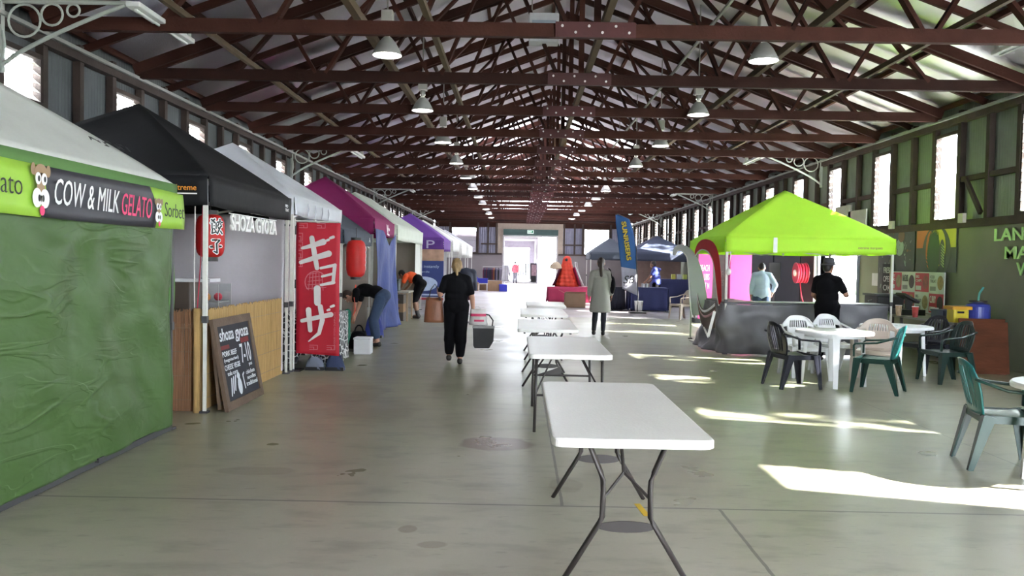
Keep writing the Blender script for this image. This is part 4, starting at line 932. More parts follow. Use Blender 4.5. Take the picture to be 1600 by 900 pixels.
for k in range(8): strokes(m_, E0, [[(.42 + .03 * k * .4, .12 + .055 * k, .012), (.55, .05 + .055 * k, .006)]], .017, 3); strokes(m_, E0, [[(1.08, .1 + .05 * k, .012), (.98, .16 + .05 * k, .006)]], .017, 4)
m_.build('painting', [dkm, mat('mural_orange', (.45, .12, .04), .6), mat('mural_yellow', (.50, .46, .06), .6), mat('mural_green', (.03, .07, .035), .6), mat('mural_pale', (.35, .45, .2), .6)], mu)
db = thing('mural_banner', 'dark banner with a pale mottled shape hanging left of the leafy oval', 'banner', (XR - .03, 17.75, 1.0))
m_ = MB(); rect(m_, E0, 0, 0, 1.6, 1.42, 0, 0, .006); rn = random.Random(5)
ell(m_, E0, .98, .98, .18, .17, .008, 16, 1); ell(m_, E0, 1.05, 1.2, .14, .12, .01, 16, 2)
for k in range(40):
    x, y = rn.uniform(.1, 1.5), rn.uniform(.05, 1.3); strokes(m_, E0, [[(x, y, rn.uniform(.008, .03)), (x + rn.uniform(-.06, .06), y + rn.uniform(-.12, .12), .008)]], .009, rn.choice((1, 2, 3, 3)))
m_.build('painting', [dkm, mat('mural_mint', (.28, .38, .32), .6), mat('mural_brown', (.16, .09, .05), .6), mat('mural_grey', (.18, .19, .2), .6)], db)
ch_ = thing('chalk_sign', 'narrow black chalk sign with white words beside the menu board', 'sign', (XR - .05, 17.45, .8)); m_ = MB(); rect(m_, E0, 0, 0, .5, .85, 0, 0, .02); m_.build('board', board_b, ch_)
for k, s_ in enumerate(('FRESH', 'OPEN', 'OK', 'WELCOME')): text(s_, EAST(-.022, -.06, .66 - k * .18), .36, .12, chalk_w, ch_)
o = MB().box((XR - .012, 17.78, 1.18), (XR - .002, 18.1, 1.45)).build('paper_notice', mat('paper', (.62, .6, .66), .7)); tag(o, 'white paper notice on the wall beside the bright side door', 'notice')
mn = thing('menu_board', 'red and white chequered menu board leaning behind the serving table', 'menu board', (XR - .1, 17.05, .74))
rd = mat('menu_red', (.42, .02, .04), .5); pl = mat('menu_pale', (.50, .55, .52), .5); m_ = MB(); rect(m_, E0, 0, 0, 2.2, .76, -.02, 1, .02)
foods = [mat('food%d' % k, c_, .6, 0, .4, 14) for k, c_ in enumerate(((.25, .06, .05), (.30, .22, .08), (.25, .2, .1), (.03, .025, .025)))]
for i in range(4):
    for j in range(2):
        isr = (i + j) % 2 == 1; rect(m_, E0, .02 + i * .55, .02 + j * .37, .55 + i * .55, .37 + j * .37, .002, 0 if isr else 1)
        ell(m_, E0, .42 + i * .55, .2 + j * .37, .11, .13, .004, 16, 2 + (i + j * 2) % 4)
        rect(m_, E0, .05 + i * .55, .05 + j * .37, .26 + i * .55, .13 + j * .37, .004, 1 if isr else 6)
m_.build('panels', [rd, pl] + foods + [mat('menu_text_grey', (.2, .22, .22), .6)], mn)
for i, j, s_, c_ in ((0, 1, 'HOT\nDOG', wht), (1, 1, 'NACHOS', ink), (2, 1, 'BIG\nCHIPS', wht), (3, 1, 'ICED\nTREAT', ink), (0, 0, 'SOUP\nOF DAY', ink), (1, 0, 'HOT\nMEAL', wht), (2, 0, 'BIG\nSALAD', ink), (3, 0, 'CURRY', wht)):
    text(s_, EAST(-.006, -(.06 + i * .55), .2 + j * .37), .22, .13, c_, mn)
gt = mat('green_wall_lettering', (.50, .88, .32), .5)
gl = thing('wall_lettering', 'bright green cut letters fixed high on the olive wall', 'sign', (XR - .02, 13.45, 1.6))
for k, (s_, y_, z_, w_) in enumerate((('LANEWAY', .0, .42, 2.0), ('MARKETS', .30, .13, 1.9), ('WALK', .62, -.12, 1.1))): text(s_, EAST(0, -y_, z_), w_, .2, gt, gl, depth=.02, off=.01)
# white sheet panels leaning high on the wall
for k, (p0, p1, z0, z1, lab) in enumerate(((19.15, 20.1, 2.62, 3.0, 'pale board fixed across the wall studs above the lime tent'), (18.3, 19.3, 2.4, 2.85, 'second pale board fixed on the studs nearer the menu board'))):
    tag(MB().box((XR - .1, p0, z0), (XR - .07, p1, z1)).build('wall_board', mat('pale_board', (.36, .37, .33), .6)), lab, 'board')
for y in (14.35, 17.05): tag(MB().box((XR - .12, y - .08, 2.36), (XR - .06, y + .08, 2.52)).build('junction_box', mat('cream_box', (.5, .48, .4), .5)), 'small cream electrical box on the sill rail %s' % ('above the leafy mural' if y < 15 else 'above the dark banner'), 'electrical box')
# ------------------------------------------------------------------ serving table and what is on it
stb = thing('serving_table', 'dark trestle serving table along the window wall below the menu board', 'table', (7.1, 15.0, 0))
MB().box((-.42, -2.2, .70), (.36, 1.6, .735)).build('tabletop', mat('grey_laminate', (.25, .25, .24), .5), stb)
for x in (-.36, .3):
    for y in (-2.1, -.3, 1.5): MB().box((x - .02, y - .02, 0), (x + .02, y + .02, .7)).build('leg', dark_pole, stb)
def crate(nm, lab, loc, d, m, cat='box'):
    r = thing(nm, lab, cat, loc); a, b_, h = d; m_ = MB()
    m_.box((-a / 2, -b_ / 2, 0), (a / 2, b_ / 2, .012)); m_.box((-a / 2, -b_ / 2, 0), (-a / 2 + .012, b_ / 2, h)); m_.box((a / 2 - .012, -b_ / 2, 0), (a / 2, b_ / 2, h)); m_.box((-a / 2, -b_ / 2, 0), (a / 2, -b_ / 2 + .012, h)); m_.box((-a / 2, b_ / 2 - .012, 0), (a / 2, b_ / 2, h))
    m_.build('body', m, r); MB().box((-a / 2 - .012, -b_ / 2 - .012, h - .03), (a / 2 + .012, b_ / 2 + .012, h)).build('rim', m, r); return r
machine = thing('coffee_machine', 'black coffee machine at the far end of the serving table', 'appliance', (6.95, 15.9, .735))
MB().box((-.25, -.3, .02), (.25, .3, .3)).build('body', ink, machine, bevel=.02); MB().box((-.28, -.32, .3), (.28, .32, .34)).build('lid', dark_pole, machine); MB().tube([(-.27, -.1, .22), (-.34, -.1, .2)], .015).build('group_handle', steel, machine); MB().box((-.27, -.25, 0), (-.1, .25, .03)).build('drip_tray', steel, machine)
till = thing('till', 'black till with a tilted top beside the cups', 'till', (6.95, 14.9, .735)); MB().box((-.2, -.22, 0), (.2, .22, .1)).build('drawer', ink, till); MB().cb((0, 0, .2), (.1, .1, .2)).build('stalk', ink, till); mb = MB(); mb.cb((0, 0, 0), (.3, .36, .04)); mb.xf(Matrix.Translation((-.02, 0, .3)) @ Matrix.Rotation(.5, 4, 'Y')); mb.build('screen', ink, till)
def cup(lab, loc, m, h=.2, r_=.055):
    r = thing('paper_cup', lab, 'cup', loc); MB().lathe([(r_ * .75, 0), (r_, h), (r_ * .96, h), (r_ * .72, .01), (0, .01)], 20).build('cup_wall', m, r, smooth=True); MB().lathe([(r_ * 1.0, h - .004), (r_ * 1.06, h), (r_ * 1.0, h + .006)], 20).build('rim', wht, r); return r
cup('tan paper cup stack on the serving table', (6.62, 14.55, .735), mat('cup_tan', (.42, .30, .2), .5, 0, .4, 20), .18); cup('red patterned paper cup stack on the serving table', (6.72, 14.15, .735), mat('cup_red', (.4, .05, .05), .5, 0, .4, 20), .18); cup('dull green cup stack behind the red patterned cups', (6.95, 13.95, .735), mat('cup_olive', (.25, .25, .18), .5), .17)
yl = mat('yellow_plastic', (.62, .50, .03), .4); bk = thing('yellow_tub', 'yellow plastic tub with an orange lid on the serving table end', 'tub', (6.86, 13.05, .735))
m_ = MB(); m_.prism(rrect(-.12, -.12, .12, .12, .03), Matrix.Identity(4), .22); o = m_.build('tub', yl, bk); MB().prism(rrect(-.155, -.155, .155, .155, .03), Matrix.Translation((0, 0, .20)), .05).build('lid', mat('orange_lid', (.60, .30, .02), .4), bk); MB().cb((-.02, -.125, .16), (.1, .02, .03)).build('handle', ink, bk)
bd = thing('blue_drum', 'blue plastic drum with a black cap against the wall', 'drum', (7.28, 13.25, .735)); bm_ = mat('drum_blue', (.045, .06, .33), .4)
MB().lathe([(0, 0), (.17, 0), (.18, .02), (.18, .24), (.16, .28), (.07, .30), (.07, .31), (0, .31)], 28).build('drum', bm_, bd, smooth=False); MB().lathe([(0, .31), (.13, .31), (.13, .335), (0, .335)], 24).build('cap', ink, bd)
MB().tube([(0, 0, .33), (.01, -.01, .45), (.06, -.03, .55)], .018, 8).build('tap_hose', mat('teal_plastic', (.06, .28, .25), .4), bd)
bx = crate('plastic_crate', 'low blue grey plastic crate on the serving table behind the tub', (7.1, 13.72, .735), (.45, .4, .16), mat('crate_blue_grey', (.10, .13, .2), .5))
# leaning brown boards
brd = mat('brown_ply', (.095, .032, .016), .8, 0, .35, 2.5, .15, 12, (1, 1, 4), spec=.15)
for k, lab in enumerate(('brown plywood board leaning in front against the end of the serving table', 'brown plywood board half hidden behind the front leaning board')):
    o_ = V((6.64 + .06 * k, 12.50 + .04 * k, 0)); mm = frame(o_, (.98, -.10, 0), (-.03, .16, 1.0)); mb = MB().box((0, 0, -.012), (.66, .83 - .05 * k, .012)).xf(mm); tag(mb.build('plywood_board', brd), lab, 'board')
# ------------------------------------------------------------------ tables and chairs
white_pl = mat('white_plastic', (.72, .73, .74), .35, 0, .04); beige_pl = mat('beige_plastic', (.50, .42, .36), .4, 0, .04)
green_pl = mat('dark_green_plastic', (.006, .035, .028), .3, 0, .08, spec=.45); navy_pl = mat('navy_black_plastic', (.012, .013, .022), .3, 0, .08); teal_gleam_pl = mat('teal_gleam_plastic', (.015, .115, .115), .3, 0, .08, spec=.5)  # lighter teal of the chair backs paints in light gleaming through slats
def chair(label, loc, rz, m, slots='long', frame_m=None, group='plastic garden chairs'):
    r = thing('plastic_chair', label, 'chair', loc, rz, group); fm_ = frame_m or m
    def seat(u, v):
        x = (u - .5) * (.44 - .02 * (1 - v)); y = -.21 + .44 * v; z = .43 - .018 * sin(pi * u) - .012 * sin(pi * v) - (.03 * max(0, v - .85) / .15)
        return (x, y, z)
    MB().grid(12, 12, seat).build('seat', fm_, r, smooth=True, solid=.012)
    def back(u, v):
        s_ = u * 2 - 1; hw_ = .205 + .055 * sin(pi * min(v, .9) / 1.1); top = 1 if v < .6 else sqrt(max(0, 1 - ((v - .6) / .4) ** 2 * .55))
        x = s_ * hw_ * top; y = -.215 - .11 * v + .06 * s_ * s_ * (.4 + .6 * v); z = .43 + .42 * v - .05 * (abs(s_) ** 3) * v
        return (x, y, z)
    if slots == 'long': keep = lambda u, v: not (.12 < v < .86 and .1 < u < .9 and int((u - .1) / .8 * 15) % 2 == 1)
    else: keep = lambda u, v: not (.60 < v < .80 and .22 < u < .78 and int(u * 30) % 2 == 1) and not (.25 < v < .62 and (.06 < u < .2 or .8 < u < .94))
    MB().grid(30, 22, back, keep).build('backrest', m, r, smooth=True, solid=.014)
    for s_ in (-1, 1):
        pts = [(s_ * .245, -.27, .71), (s_ * .275, -.17, .675), (s_ * .285, -.05, .635), (s_ * .285, .12, .62), (s_ * .28, .2, .615), (s_ * .265, .225, .59), (s_ * .255, .225, .45)]
        MB().tube(pts, .026, 8, flat=.5, up=(0, 0, 1)).build('armrest', fm_, r, smooth=True)
        for fy, y0, y1 in ((1, .215, .25), (-1, -.2, -.30)):
            x0, x1 = s_ * .235, s_ * (.265 if fy > 0 else .25); l = MB()
            l.bar((x0, y0, .43), (x1, y1, 0), .095, .016, (0, 1, 0), .045, .012); l.bar((x0 + s_ * .035, y0 - fy * .04, .43), (x1 + s_ * .016, y1 - fy * .014, 0), .014, .085, (0, 1, 0), .012, .038)
            l.build('leg', fm_, r)
    m_ = MB()
    for s_ in (-1, 1): m_.bar((s_ * .225, -.2, .40), (s_ * .225, .22, .40), .012, .06)
    m_.bar((-.22, .22, .40), (.22, .22, .40), .012, .06); m_.bar((-.22, -.2, .40), (.22, -.2, .40), .012, .06); m_.build('seat_rim', fm_, r)
    return r
def round_table(label, x, y, R=.48, group='round plastic tables'):
    r = thing('round_table', label, 'table', (x, y, 0), .5, group)
    MB().lathe([(0, .70), (R - .03, .70), (R - .012, .685), (R, .685), (R, .71), (R - .012, .725), (.03, .725), (.03, .715), (0, .715)], 48).build('tabletop', white_pl, r)
    for k in range(4):
        a = pi / 4 + k * pi / 2; d = V((cos(a), sin(a), 0)); l = MB(); l.bar(d * (R * .70) + V((0, 0, .70)), d * (R * .80), .09, .05, d, .055, .035); l.build('leg', white_pl, r)
    MB().lathe([(R * .74, .64), (R * .76, .64), (R * .76, .70), (R * .74, .70), (R * .74, .64)], 40).build('apron', white_pl, r)
    return r
round_table('round white plastic table ringed by navy, white and green chairs', 4.17, 11.0, .49)
round_table('round white plastic table beyond the first one by the serving table', 5.52, 12.2, .5)
round_table('round white plastic table cut by the picture edge beside the teal chair', 4.17, 6.1, .49)
chair('navy-black slatted plastic chair facing the round table from its open side', (3.57, 10.8, 0), radians(-80), navy_pl)
chair('white plastic chair behind the round table nearest the lime tent', (4.08, 11.85, 0), radians(185), white_pl, 'short')
chair('white plastic chair with a narrow back between the two round tables', (4.72, 12.35, 0), radians(195), white_pl, 'short')
chair('beige plastic chair between the two round tables behind the green one', (4.90, 11.45, 0), radians(150), beige_pl, 'short')
chair('dark green plastic chair with a slatted back coloured lighter for gleam at the round table', (4.53, 10.5, 0), radians(55), teal_gleam_pl, 'long', green_pl)
chair('dark green plastic chair in front of the yellow tub and brown boards', (5.90, 11.5, 0), radians(95), mat('black_green_plastic', (.01, .028, .024), .3, 0, .08))
chair('navy-black plastic chair under the far side of the second round table', (6.15, 12.65, 0), radians(110), navy_pl)
chair('teal green plastic chair at the picture edge facing the cut-off table', (3.85, 6.6, 0), radians(-104), teal_gleam_pl, 'long', green_pl)
chair('beige plastic chair beside the blue draped tables under the far navy tent', (at(1066, 440, 24)[0], 24.0, 0), radians(115), beige_pl, 'short')
# folding tables down the middle
top_m = mat('white_tabletop', (.84, .83, .80), .38, 0, .05, 2, .12, 60); tleg = mat('brown_grey_tube', (.035, .029, .028), .45, 0)
def fold_table(label, cx, y0, y1, style, wd=.75):
    r = thing('folding_table', label, 'table', (cx, (y0 + y1) / 2, 0), 0, 'white folding tables in a row'); b_ = (y1 - y0) / 2; a = wd / 2
    m_ = MB(); lay = []
    for off, z in ((.006, .695), (0, .70), (0, .732), (.004, .738), (.012, .74)): lay.append([(p[0], p[1], z) for p in rrect(-a + off, -b_ + off, a - off, b_ - off, .06 - off * .5)])
    n = len(lay[0]); vs = [p for q in lay for p in q]; fs = [(i * n + k, i * n + (k + 1) % n, (i + 1) * n + (k + 1) % n, (i + 1) * n + k) for i in range(4) for k in range(n)] + [tuple(range(n))[::-1], tuple(4 * n + k for k in range(n))]
    m_.add(vs, fs); m_.build('tabletop', top_m, r)
    m_ = MB()
    for s_ in (-1, 1): m_.bar((s_ * (a - .09), -b_ + .12, .685), (s_ * (a - .09), b_ - .12, .685), .025, .03)
    m_.build('under_rail', tleg, r)
    for e in (-1, 1):
        y = e * (b_ - .22)
        if style == 'bow':
            for s_ in (-1, 1):
                MB().tube([(s_ * .19, y, .69), (s_ * .185, y, .66), (s_ * .13, y, .53), (s_ * .118, y, .49), (s_ * .115, y, .44), (s_ * .118, y, .31), (s_ * .135, y, .275), (s_ * .30, y, .0)], .014, 10).build('leg', tleg, r, smooth=True)
            MB().lathe([(0, -.004), (1, -.004), (1, .004), (0, .004)], 24).xf(Matrix.Translation((0, y, .262)) @ Matrix.Rotation(pi / 2, 4, 'X') @ Matrix.Diagonal((.145, .028, 1, 1))).build('cross_plate', tleg, r)
            ym = e * (b_ - .55)
            for s_ in (-1, 1): MB().tube([(s_ * .115, y, .40), (0, ym + e * .2, .50)], .008, 6).build('brace', tleg, r)
            MB().tube([(0, ym + e * .2, .50), (0, ym, .69)], .009, 6).build('brace', tleg, r)
        else:
            for s_ in (-1, 1): MB().tube([(s_ * .30, y, .69), (s_ * .31, y, .0)], .014, 10).build('leg', tleg, r, smooth=True)
            MB().tube([(-.305, y, .34), (.305, y, .34)], .011, 8).build('cross_bar', tleg, r)
            for s_ in (-1, 1): MB().tube([(s_ * .30, y, .36), (s_ * .12, y - e * .4, .69)], .009, 6).build('brace', tleg, r)
            m_ = MB(); m_.add([(-.28, y, .34), (.0, y, .34), (.0, y, .44), (-.1, y, .40)], [(0, 1, 2, 3)]); m_.build('gusset', tleg, r, solid=.008)
    return r
fold_table('nearest white folding table with bow shaped legs, its end towards the camera', .545, 3.83, 5.68, 'bow', .76)
fold_table('second white folding table with straight legs in the row', .47, 7.36, 9.16, 'straight')
fold_table('third white folding table in the middle row', .36, 10.15, 11.95, 'bow')
fold_table('fourth white folding table in the middle row', .40, 13.0, 14.8, 'bow')
fold_table('farthest white folding table in the middle row beside the cardboard box', .52, 15.6, 17.4, 'bow')
# ------------------------------------------------------------------ people
def rball(mb, c, r, rot=None, seg=16, rings=12):
    q = MB().ball((0, 0, 0), r, seg, rings)
    if rot is not None: q.xf(rot.to_4x4())
    mb.add([p + V(c) for p in q.v], q.f)
def cap(mb, p0, p1, r0, r1, flat=1.0, up=(0, 1, 0)):
    p0 = V(p0); p1 = V(p1); d = (p1 - p0); l = d.length
    if l < 1e-5: return rball(mb, p0, r0)
    d /= l; pts = [p0 - d * r0 * .8, p0 - d * r0 * .5, p0, p0.lerp(p1, .33), p0.lerp(p1, .67), p1, p1 + d * r1 * .5, p1 + d * r1 * .8]
    k = [.55, .85, 1, 1, 1, 1, .85, .55]; rr = [r0, r0, r0, r0 * .67 + r1 * .33, r0 * .33 + r1 * .67, r1, r1, r1]
    mb.tube(pts, 1, 14, rs=[a * b_ for a, b_ in zip(k, rr)], flat=flat, up=up)
def remesh(mb, name, m, parent, vox=.009, sm=4):
    me = bpy.data.meshes.new(name); me.from_pydata([tuple(p) for p in mb.v], [], mb.f)
    t = bpy.data.objects.new(name, me); COL.objects.link(t)
    q = t.modifiers.new('r', 'REMESH'); q.mode = 'VOXEL'; q.voxel_size = vox
    q = t.modifiers.new('s', 'SMOOTH'); q.iterations = sm; q.factor = .5
    me2 = realize(t); me2.name = name; me2.materials.clear(); me2.materials.append(m)
    me2.polygons.foreach_set('use_smooth', [True] * len(me2.polygons))
    o = bpy.data.objects.new(name, me2); COL.objects.link(o); o.parent = parent; return o
skin = mat('skin', (.42, .22, .15), .55, 0, .05); skin2 = mat('skin_tan', (.30, .155, .10), .55, 0, .05)
BASE = dict(pelvis=(0, 0, .93), belly=(0, .015, 1.06), chest=(0, .0, 1.22), neck=(0, -.01, 1.40), head=(0, .02, 1.545),
    shL=(-.165, -.01, 1.335), elL=(-.225, -.03, 1.08), wrL=(-.235, .05, .85), shR=(.165, -.01, 1.335), elR=(.225, -.03, 1.08), wrR=(.235, .05, .85),
    hiL=(-.09, 0, .90), knL=(-.095, .02, .49), anL=(-.10, -.03, .085), hiR=(.09, 0, .90), knR=(.095, .02, .49), anR=(.10, -.03, .085), look=(0, 1, 0), top=(0, 0, 1))
def hand(mb, wr, d, pn, sd):
    """palm, four unequal curled fingers and a thumb; d along the hand, pn out of the palm, sd towards the thumb"""
    d = V(d).normalized(); pn = V(pn); pn = (pn - d * pn.dot(d)).normalized(); sd = d.cross(pn) if d.cross(pn).dot(V(sd)) > 0 else -d.cross(pn)
    w_ = V(wr); cap(mb, w_, w_ + d * .03, .026, .028, .7, pn)
    for k in (-1.5, -.5, .5, 1.5): cap(mb, w_ + d * .03 + sd * k * .012, w_ + d * .085 + sd * k * .017, .015, .012)
    for k, ln in ((1.5, .066), (.5, .076), (-.5, .07), (-1.5, .054)):
        b0 = w_ + d * .09 + sd * k * .0185; b1 = b0 + (d * .85 + pn * .4).normalized() * ln * .5; b2 = b1 + (d * .45 + pn * .9).normalized() * ln * .5
        cap(mb, b0, b1, .0092, .0085); cap(mb, b1, b2, .0085, .0075)
    t0 = w_ + d * .03 + sd * .026; t1 = t0 + (d * .6 + sd * .7 + pn * .2).normalized() * .04; cap(mb, t0, t1, .012, .0105); cap(mb, t1, t1 + (d * .9 + sd * .1 + pn * .3).normalized() * .03, .0105, .008)
def person(label, loc, rz, J, H=1.65, sk=skin, build=1.0, hair=None, hair_style='short', top=None, sleeve=.55, bottom=None, leglen=1.0, shoe=None, vest=None, tunic=None, sock=None, tuck=0, slim=0):
    j = dict(BASE); j.update(J); s = H / 1.65; P = {k: V(v) * (s if k not in ('look', 'top') else 1) for k, v in j.items()}
    r = thing('person', label, 'person', loc, rz); B = build * s
    lk = V(P['look']).normalized(); hz = (V(P['top']) - lk * V(P['top']).dot(lk)).normalized(); hx = lk.cross(hz); HR = Matrix((hx, lk, hz)).transposed()
    hd = P['head']; hp = lambda x, y, z: hd + HR @ (V((x, y, z)) * s)
    up_t = (P['neck'] - P['pelvis']).normalized(); fw = V((1, 0, 0)).cross(up_t) * -1
    if fw.dot(V((0, 1, 0))) < 0 and abs(up_t.z) > .7: fw = -fw
    def torso(mb, g=0, cut=0):
        TR = Matrix((V((1, 0, 0)), up_t.cross(V((1, 0, 0))), up_t)).transposed()
        if cut == 0: rball(mb, P['pelvis'], ((.165 * B + g), (.115 * B + g), .13 * s + g), TR)
        if cut < 2: rball(mb, P['belly'], (.148 * B + g, .108 * B + g, .14 * s + g), TR)
        rball(mb, P['chest'], (.155 * B + g, .108 * B + g, .17 * s + g), TR)
        [cap(mb, P['neck'] - up_t * .03, P['sh' + a], .055 * s + g, .046 * B + g) for a in 'LR']; cap(mb, P['chest'] + up_t * .08, P['neck'], .09 * B + g, .055 * s + g)
        if cut == 0:
            for a in 'LR': cap(mb, P['pelvis'], P['hi' + a], .11 * B + g, .095 * B + g)
    def arm(mb, a, g=0, t1=1.0, t0=0):
        sh, el, wr = P['sh' + a], P['el' + a], P['wr' + a]
        rball(mb, sh, .05 * B + g)
        if t1 <= 1: cap(mb, sh, sh.lerp(el, t1), .049 * B + g, (.049 - .010 * t1) * B + g)
        else: cap(mb, sh, el, .049 * B + g, .039 * B + g); cap(mb, el, el.lerp(wr, t1 - 1), .040 * B + g, (.040 - .013 * (t1 - 1)) * s + g)
    def leg(mb, a, g=0, t1=2.0, fl_=0):
        hi, kn, an = P['hi' + a], P['kn' + a], P['an' + a]
        k1 = min(t1, 1); cap(mb, hi, hi.lerp(kn, k1), .088 * B + g, (.088 - .033 * k1) * B + g + fl_ * k1)
        if t1 > 1: cap(mb, kn, kn.lerp(an, (t1 - 1) * .45), .055 * B + g + fl_, .056 * B + g + fl_); cap(mb, kn.lerp(an, (t1 - 1) * .3), kn.lerp(an, t1 - 1), .056 * B + g + fl_, .040 * s + g + fl_)
    b = MB(); torso(b)
    cap(b, P['neck'], hd - hz * .03 * s, .052 * s, .05 * s); rball(b, hp(0, 0, .015), (.074 * s, .092 * s, .108 * s), HR); rball(b, hp(0, .022, -.055), (.055 * s, .066 * s, .06 * s), HR)
    cap(b, hp(0, .088, .012), hp(0, .105, -.022), .010 * s, .014 * s); rball(b, hp(0, .078, -.062), (.025 * s, .014 * s, .012 * s), HR); rball(b, hp(0, .07, -.098), (.022 * s, .018 * s, .016 * s), HR)
    for a in (-1, 1): rball(b, hp(a * .078, -.005, 0), (.012 * s, .022 * s, .032 * s), HR); rball(b, hp(a * .03, .08, .035), (.02 * s, .01 * s, .007 * s), HR)
    for a in 'LR':
        arm(b, a, 0, 2.0); leg(b, a, 0, 2.0); an = P['an' + a]; cap(b, an, an + V((0, .12, -.045)) * s, .038 * s, .028 * s); cap(b, an, an + V((0, -.03, -.04)) * s, .036 * s, .03 * s)
        d = (P['wr' + a] - P['el' + a]).normalized(); hand(b, P['wr' + a], d, (1 if a == 'L' else -1, 0, 0), (0, 1, 0))
    body = remesh(b, 'body', sk, r, .0075, 2)
    for a in (-1, 1): MB().ball(hp(a * .03, .082, .02), .009 * s).build('eye', wht, r, smooth=True)
    if hair:
        m_ = MB(); rball(m_, hp(0, -.012, .035), (.084 * s, .098 * s, .104 * s), HR); 
        if hair_style in ('bun', 'tail'): rball(m_, hp(0, -.05, -.02), (.075 * s, .06 * s, .08 * s), HR)
        if hair_style == 'bun': rball(m_, hp(0, -.085, .01), (.05 * s, .045 * s, .06 * s), HR); cap(m_, hp(0, -.09, .0), hp(.01, -.10, -.13), .035 * s, .018 * s)
        if hair_style == 'tail': cap(m_, hp(0, -.09, .0), hp(.0, -.13, -.12), .035 * s, .042 * s); cap(m_, hp(0, -.13, -.12), hp(.02, -.125, -.42), .042 * s, .016 * s)
        if hair_style == 'short': rball(m_, hp(0, -.045, -.01), (.07 * s, .055 * s, .07 * s), HR)
        # cut the hair away from the face
        h_ = remesh(m_, 'hair', hair, r, .008, 2); me = h_.data; bm = bmesh.new(); bm.from_mesh(me)
        kill = [f for f in bm.faces if (HR.transposed() @ (f.calc_center_median() - hd)).y > .045 * s and (HR.transposed() @ (f.calc_center_median() - hd)).z < .062 * s]
        bmesh.ops.delete(bm, geom=kill, context='FACES'); bm.to_mesh(me); bm.free()
    if top:
        m_ = MB(); torso(m_, .016 if tuck else .026, tuck)
        for a in 'LR': arm(m_, a, .018, sleeve)
        remesh(m_, 'shirt', top, r, .011, 4)
    if bottom:
        m_ = MB(); TR = Matrix.Identity(3); rball(m_, P['pelvis'], (.165 * B + .022, .115 * B + .022, .12 * s))
        if tuck == 2: rball(m_, P['belly'], (.148 * B + .024, .108 * B + .024, .15 * s))
        for a in 'LR': cap(m_, P['pelvis'], P['hi' + a], .11 * B + .018, .095 * B + .02); leg(m_, a, .008 if slim else .02, leglen, 0 if slim else .012)
        remesh(m_, 'trousers', bottom, r, .011, 4)
    if tunic:
        m_ = MB(); torso(m_, .02)
        for a in 'LR': arm(m_, a, .02, 1.8)
        m_.lathe([(0, .50 * s), (.215 * s, .50 * s), (.235 * s, .53 * s), (.195 * s, .9 * s), (.178 * s, 1.1 * s), (.16 * s, 1.25 * s), (0, 1.3 * s)], 30)
        o = remesh(m_, 'tunic', tunic, r, .012, 4)
    if vest:
        m_ = MB(); TR = Matrix((V((1, 0, 0)), up_t.cross(V((1, 0, 0))), up_t)).transposed()
        rball(m_, P['chest'] + up_t * .01, (.168 * B + .03, .112 * B + .03, .17 * s + .01), TR); cap(m_, P['shL'], P['shR'], .085 * B, .085 * B)
        for a in 'LR': arm(m_, a, .03, .5)
        remesh(m_, 'vest', vest, r, .011, 3)
    if shoe:
        for a in 'LR':
            an = P['an' + a]; m_ = MB(); cap(m_, an + V((0, -.02, -.03)) * s, an + V((0, .13, -.05)) * s, .045 * s, .034 * s); rball(m_, an + V((0, -.025, -.045)) * s, .043 * s)
            for p in m_.v: p.z = max(p.z, an.z - .083 * s)
            m_.build('shoe', shoe, r, smooth=True)
            if sock: q = MB(); cap(q, an, an + (P['kn' + a] - an) * .28, .045 * s, .05 * s); q.build('sock', sock, r, smooth=True)
    return r
blk = mat('black_clothing', (.0045, .0045, .006), .9, 0, .1, 3, .3, 8, spec=.12); jean = fabric('blue_jeans', (.035, .06, .12), 0, .3, 12, .85)
blond = mat('blond_hair', (.26, .17, .075), .6, 0, .3, 20, .4, 60, (1, 1, .2)); dark_h = mat('dark_brown_hair', (.035, .02, .014), .55, 0, .3, 20, .4, 60, (1, 1, .2)); blk_h = mat('black_hair', (.012, .01, .009), .55)
shoe_d = mat('dark_shoe', (.02, .017, .016), .5)
# woman in black walking away with bags
pw = fl(714, 568)
person('woman in black clothes walking away down the aisle with a bag in each hand', (pw.x, pw.y, 0), 0,
    dict(wrR=(.27, .06, .83), elR=(.25, -.02, 1.07), elL=(-.25, -.09, 1.10), wrL=(-.30, .09, 1.14), knL=(-.10, .08, .50), anL=(-.11, .05, .12), knR=(.08, .0, .49), anR=(.075, -.08, .085)), 1.57, skin, 1.12, blond, 'bun', blk, .75, blk, 1.82, shoe_d)
leather = mat('brown_leather', (.21, .075, .035), .5, 0, .15, 6, .2, 30)
hb = thing('handbag', 'large brown leather bag hanging from the hand of the woman in black', 'bag', (pw.x - .34, pw.y + .02, .62))
m_ = MB(); m_.grid(20, 8, lambda u, v: ((.15 - .03 * v) * sin(2 * pi * u), (.075 - .045 * v) * cos(2 * pi * u), .36 * v + .02 * sin(4 * pi * u) * v)); m_.add([(.15 * sin(2 * pi * k / 20), .075 * cos(2 * pi * k / 20), 0) for k in range(20)], [tuple(range(20))]); m_.build('body', leather, hb, smooth=True, solid=.006)
for s_ in (-1, 1): MB().tube([(-.09, s_ * .025, .33), (-.05, s_ * .012, .5), (.01, 0, .58), (.06, s_ * .012, .5), (.09, s_ * .025, .33)], .007, 6).build('strap', ink, hb)
sb = thing('shopping_bag', 'white and red carrier bag held by the woman in black', 'bag', (pw.x + .335, pw.y + .04, .59))
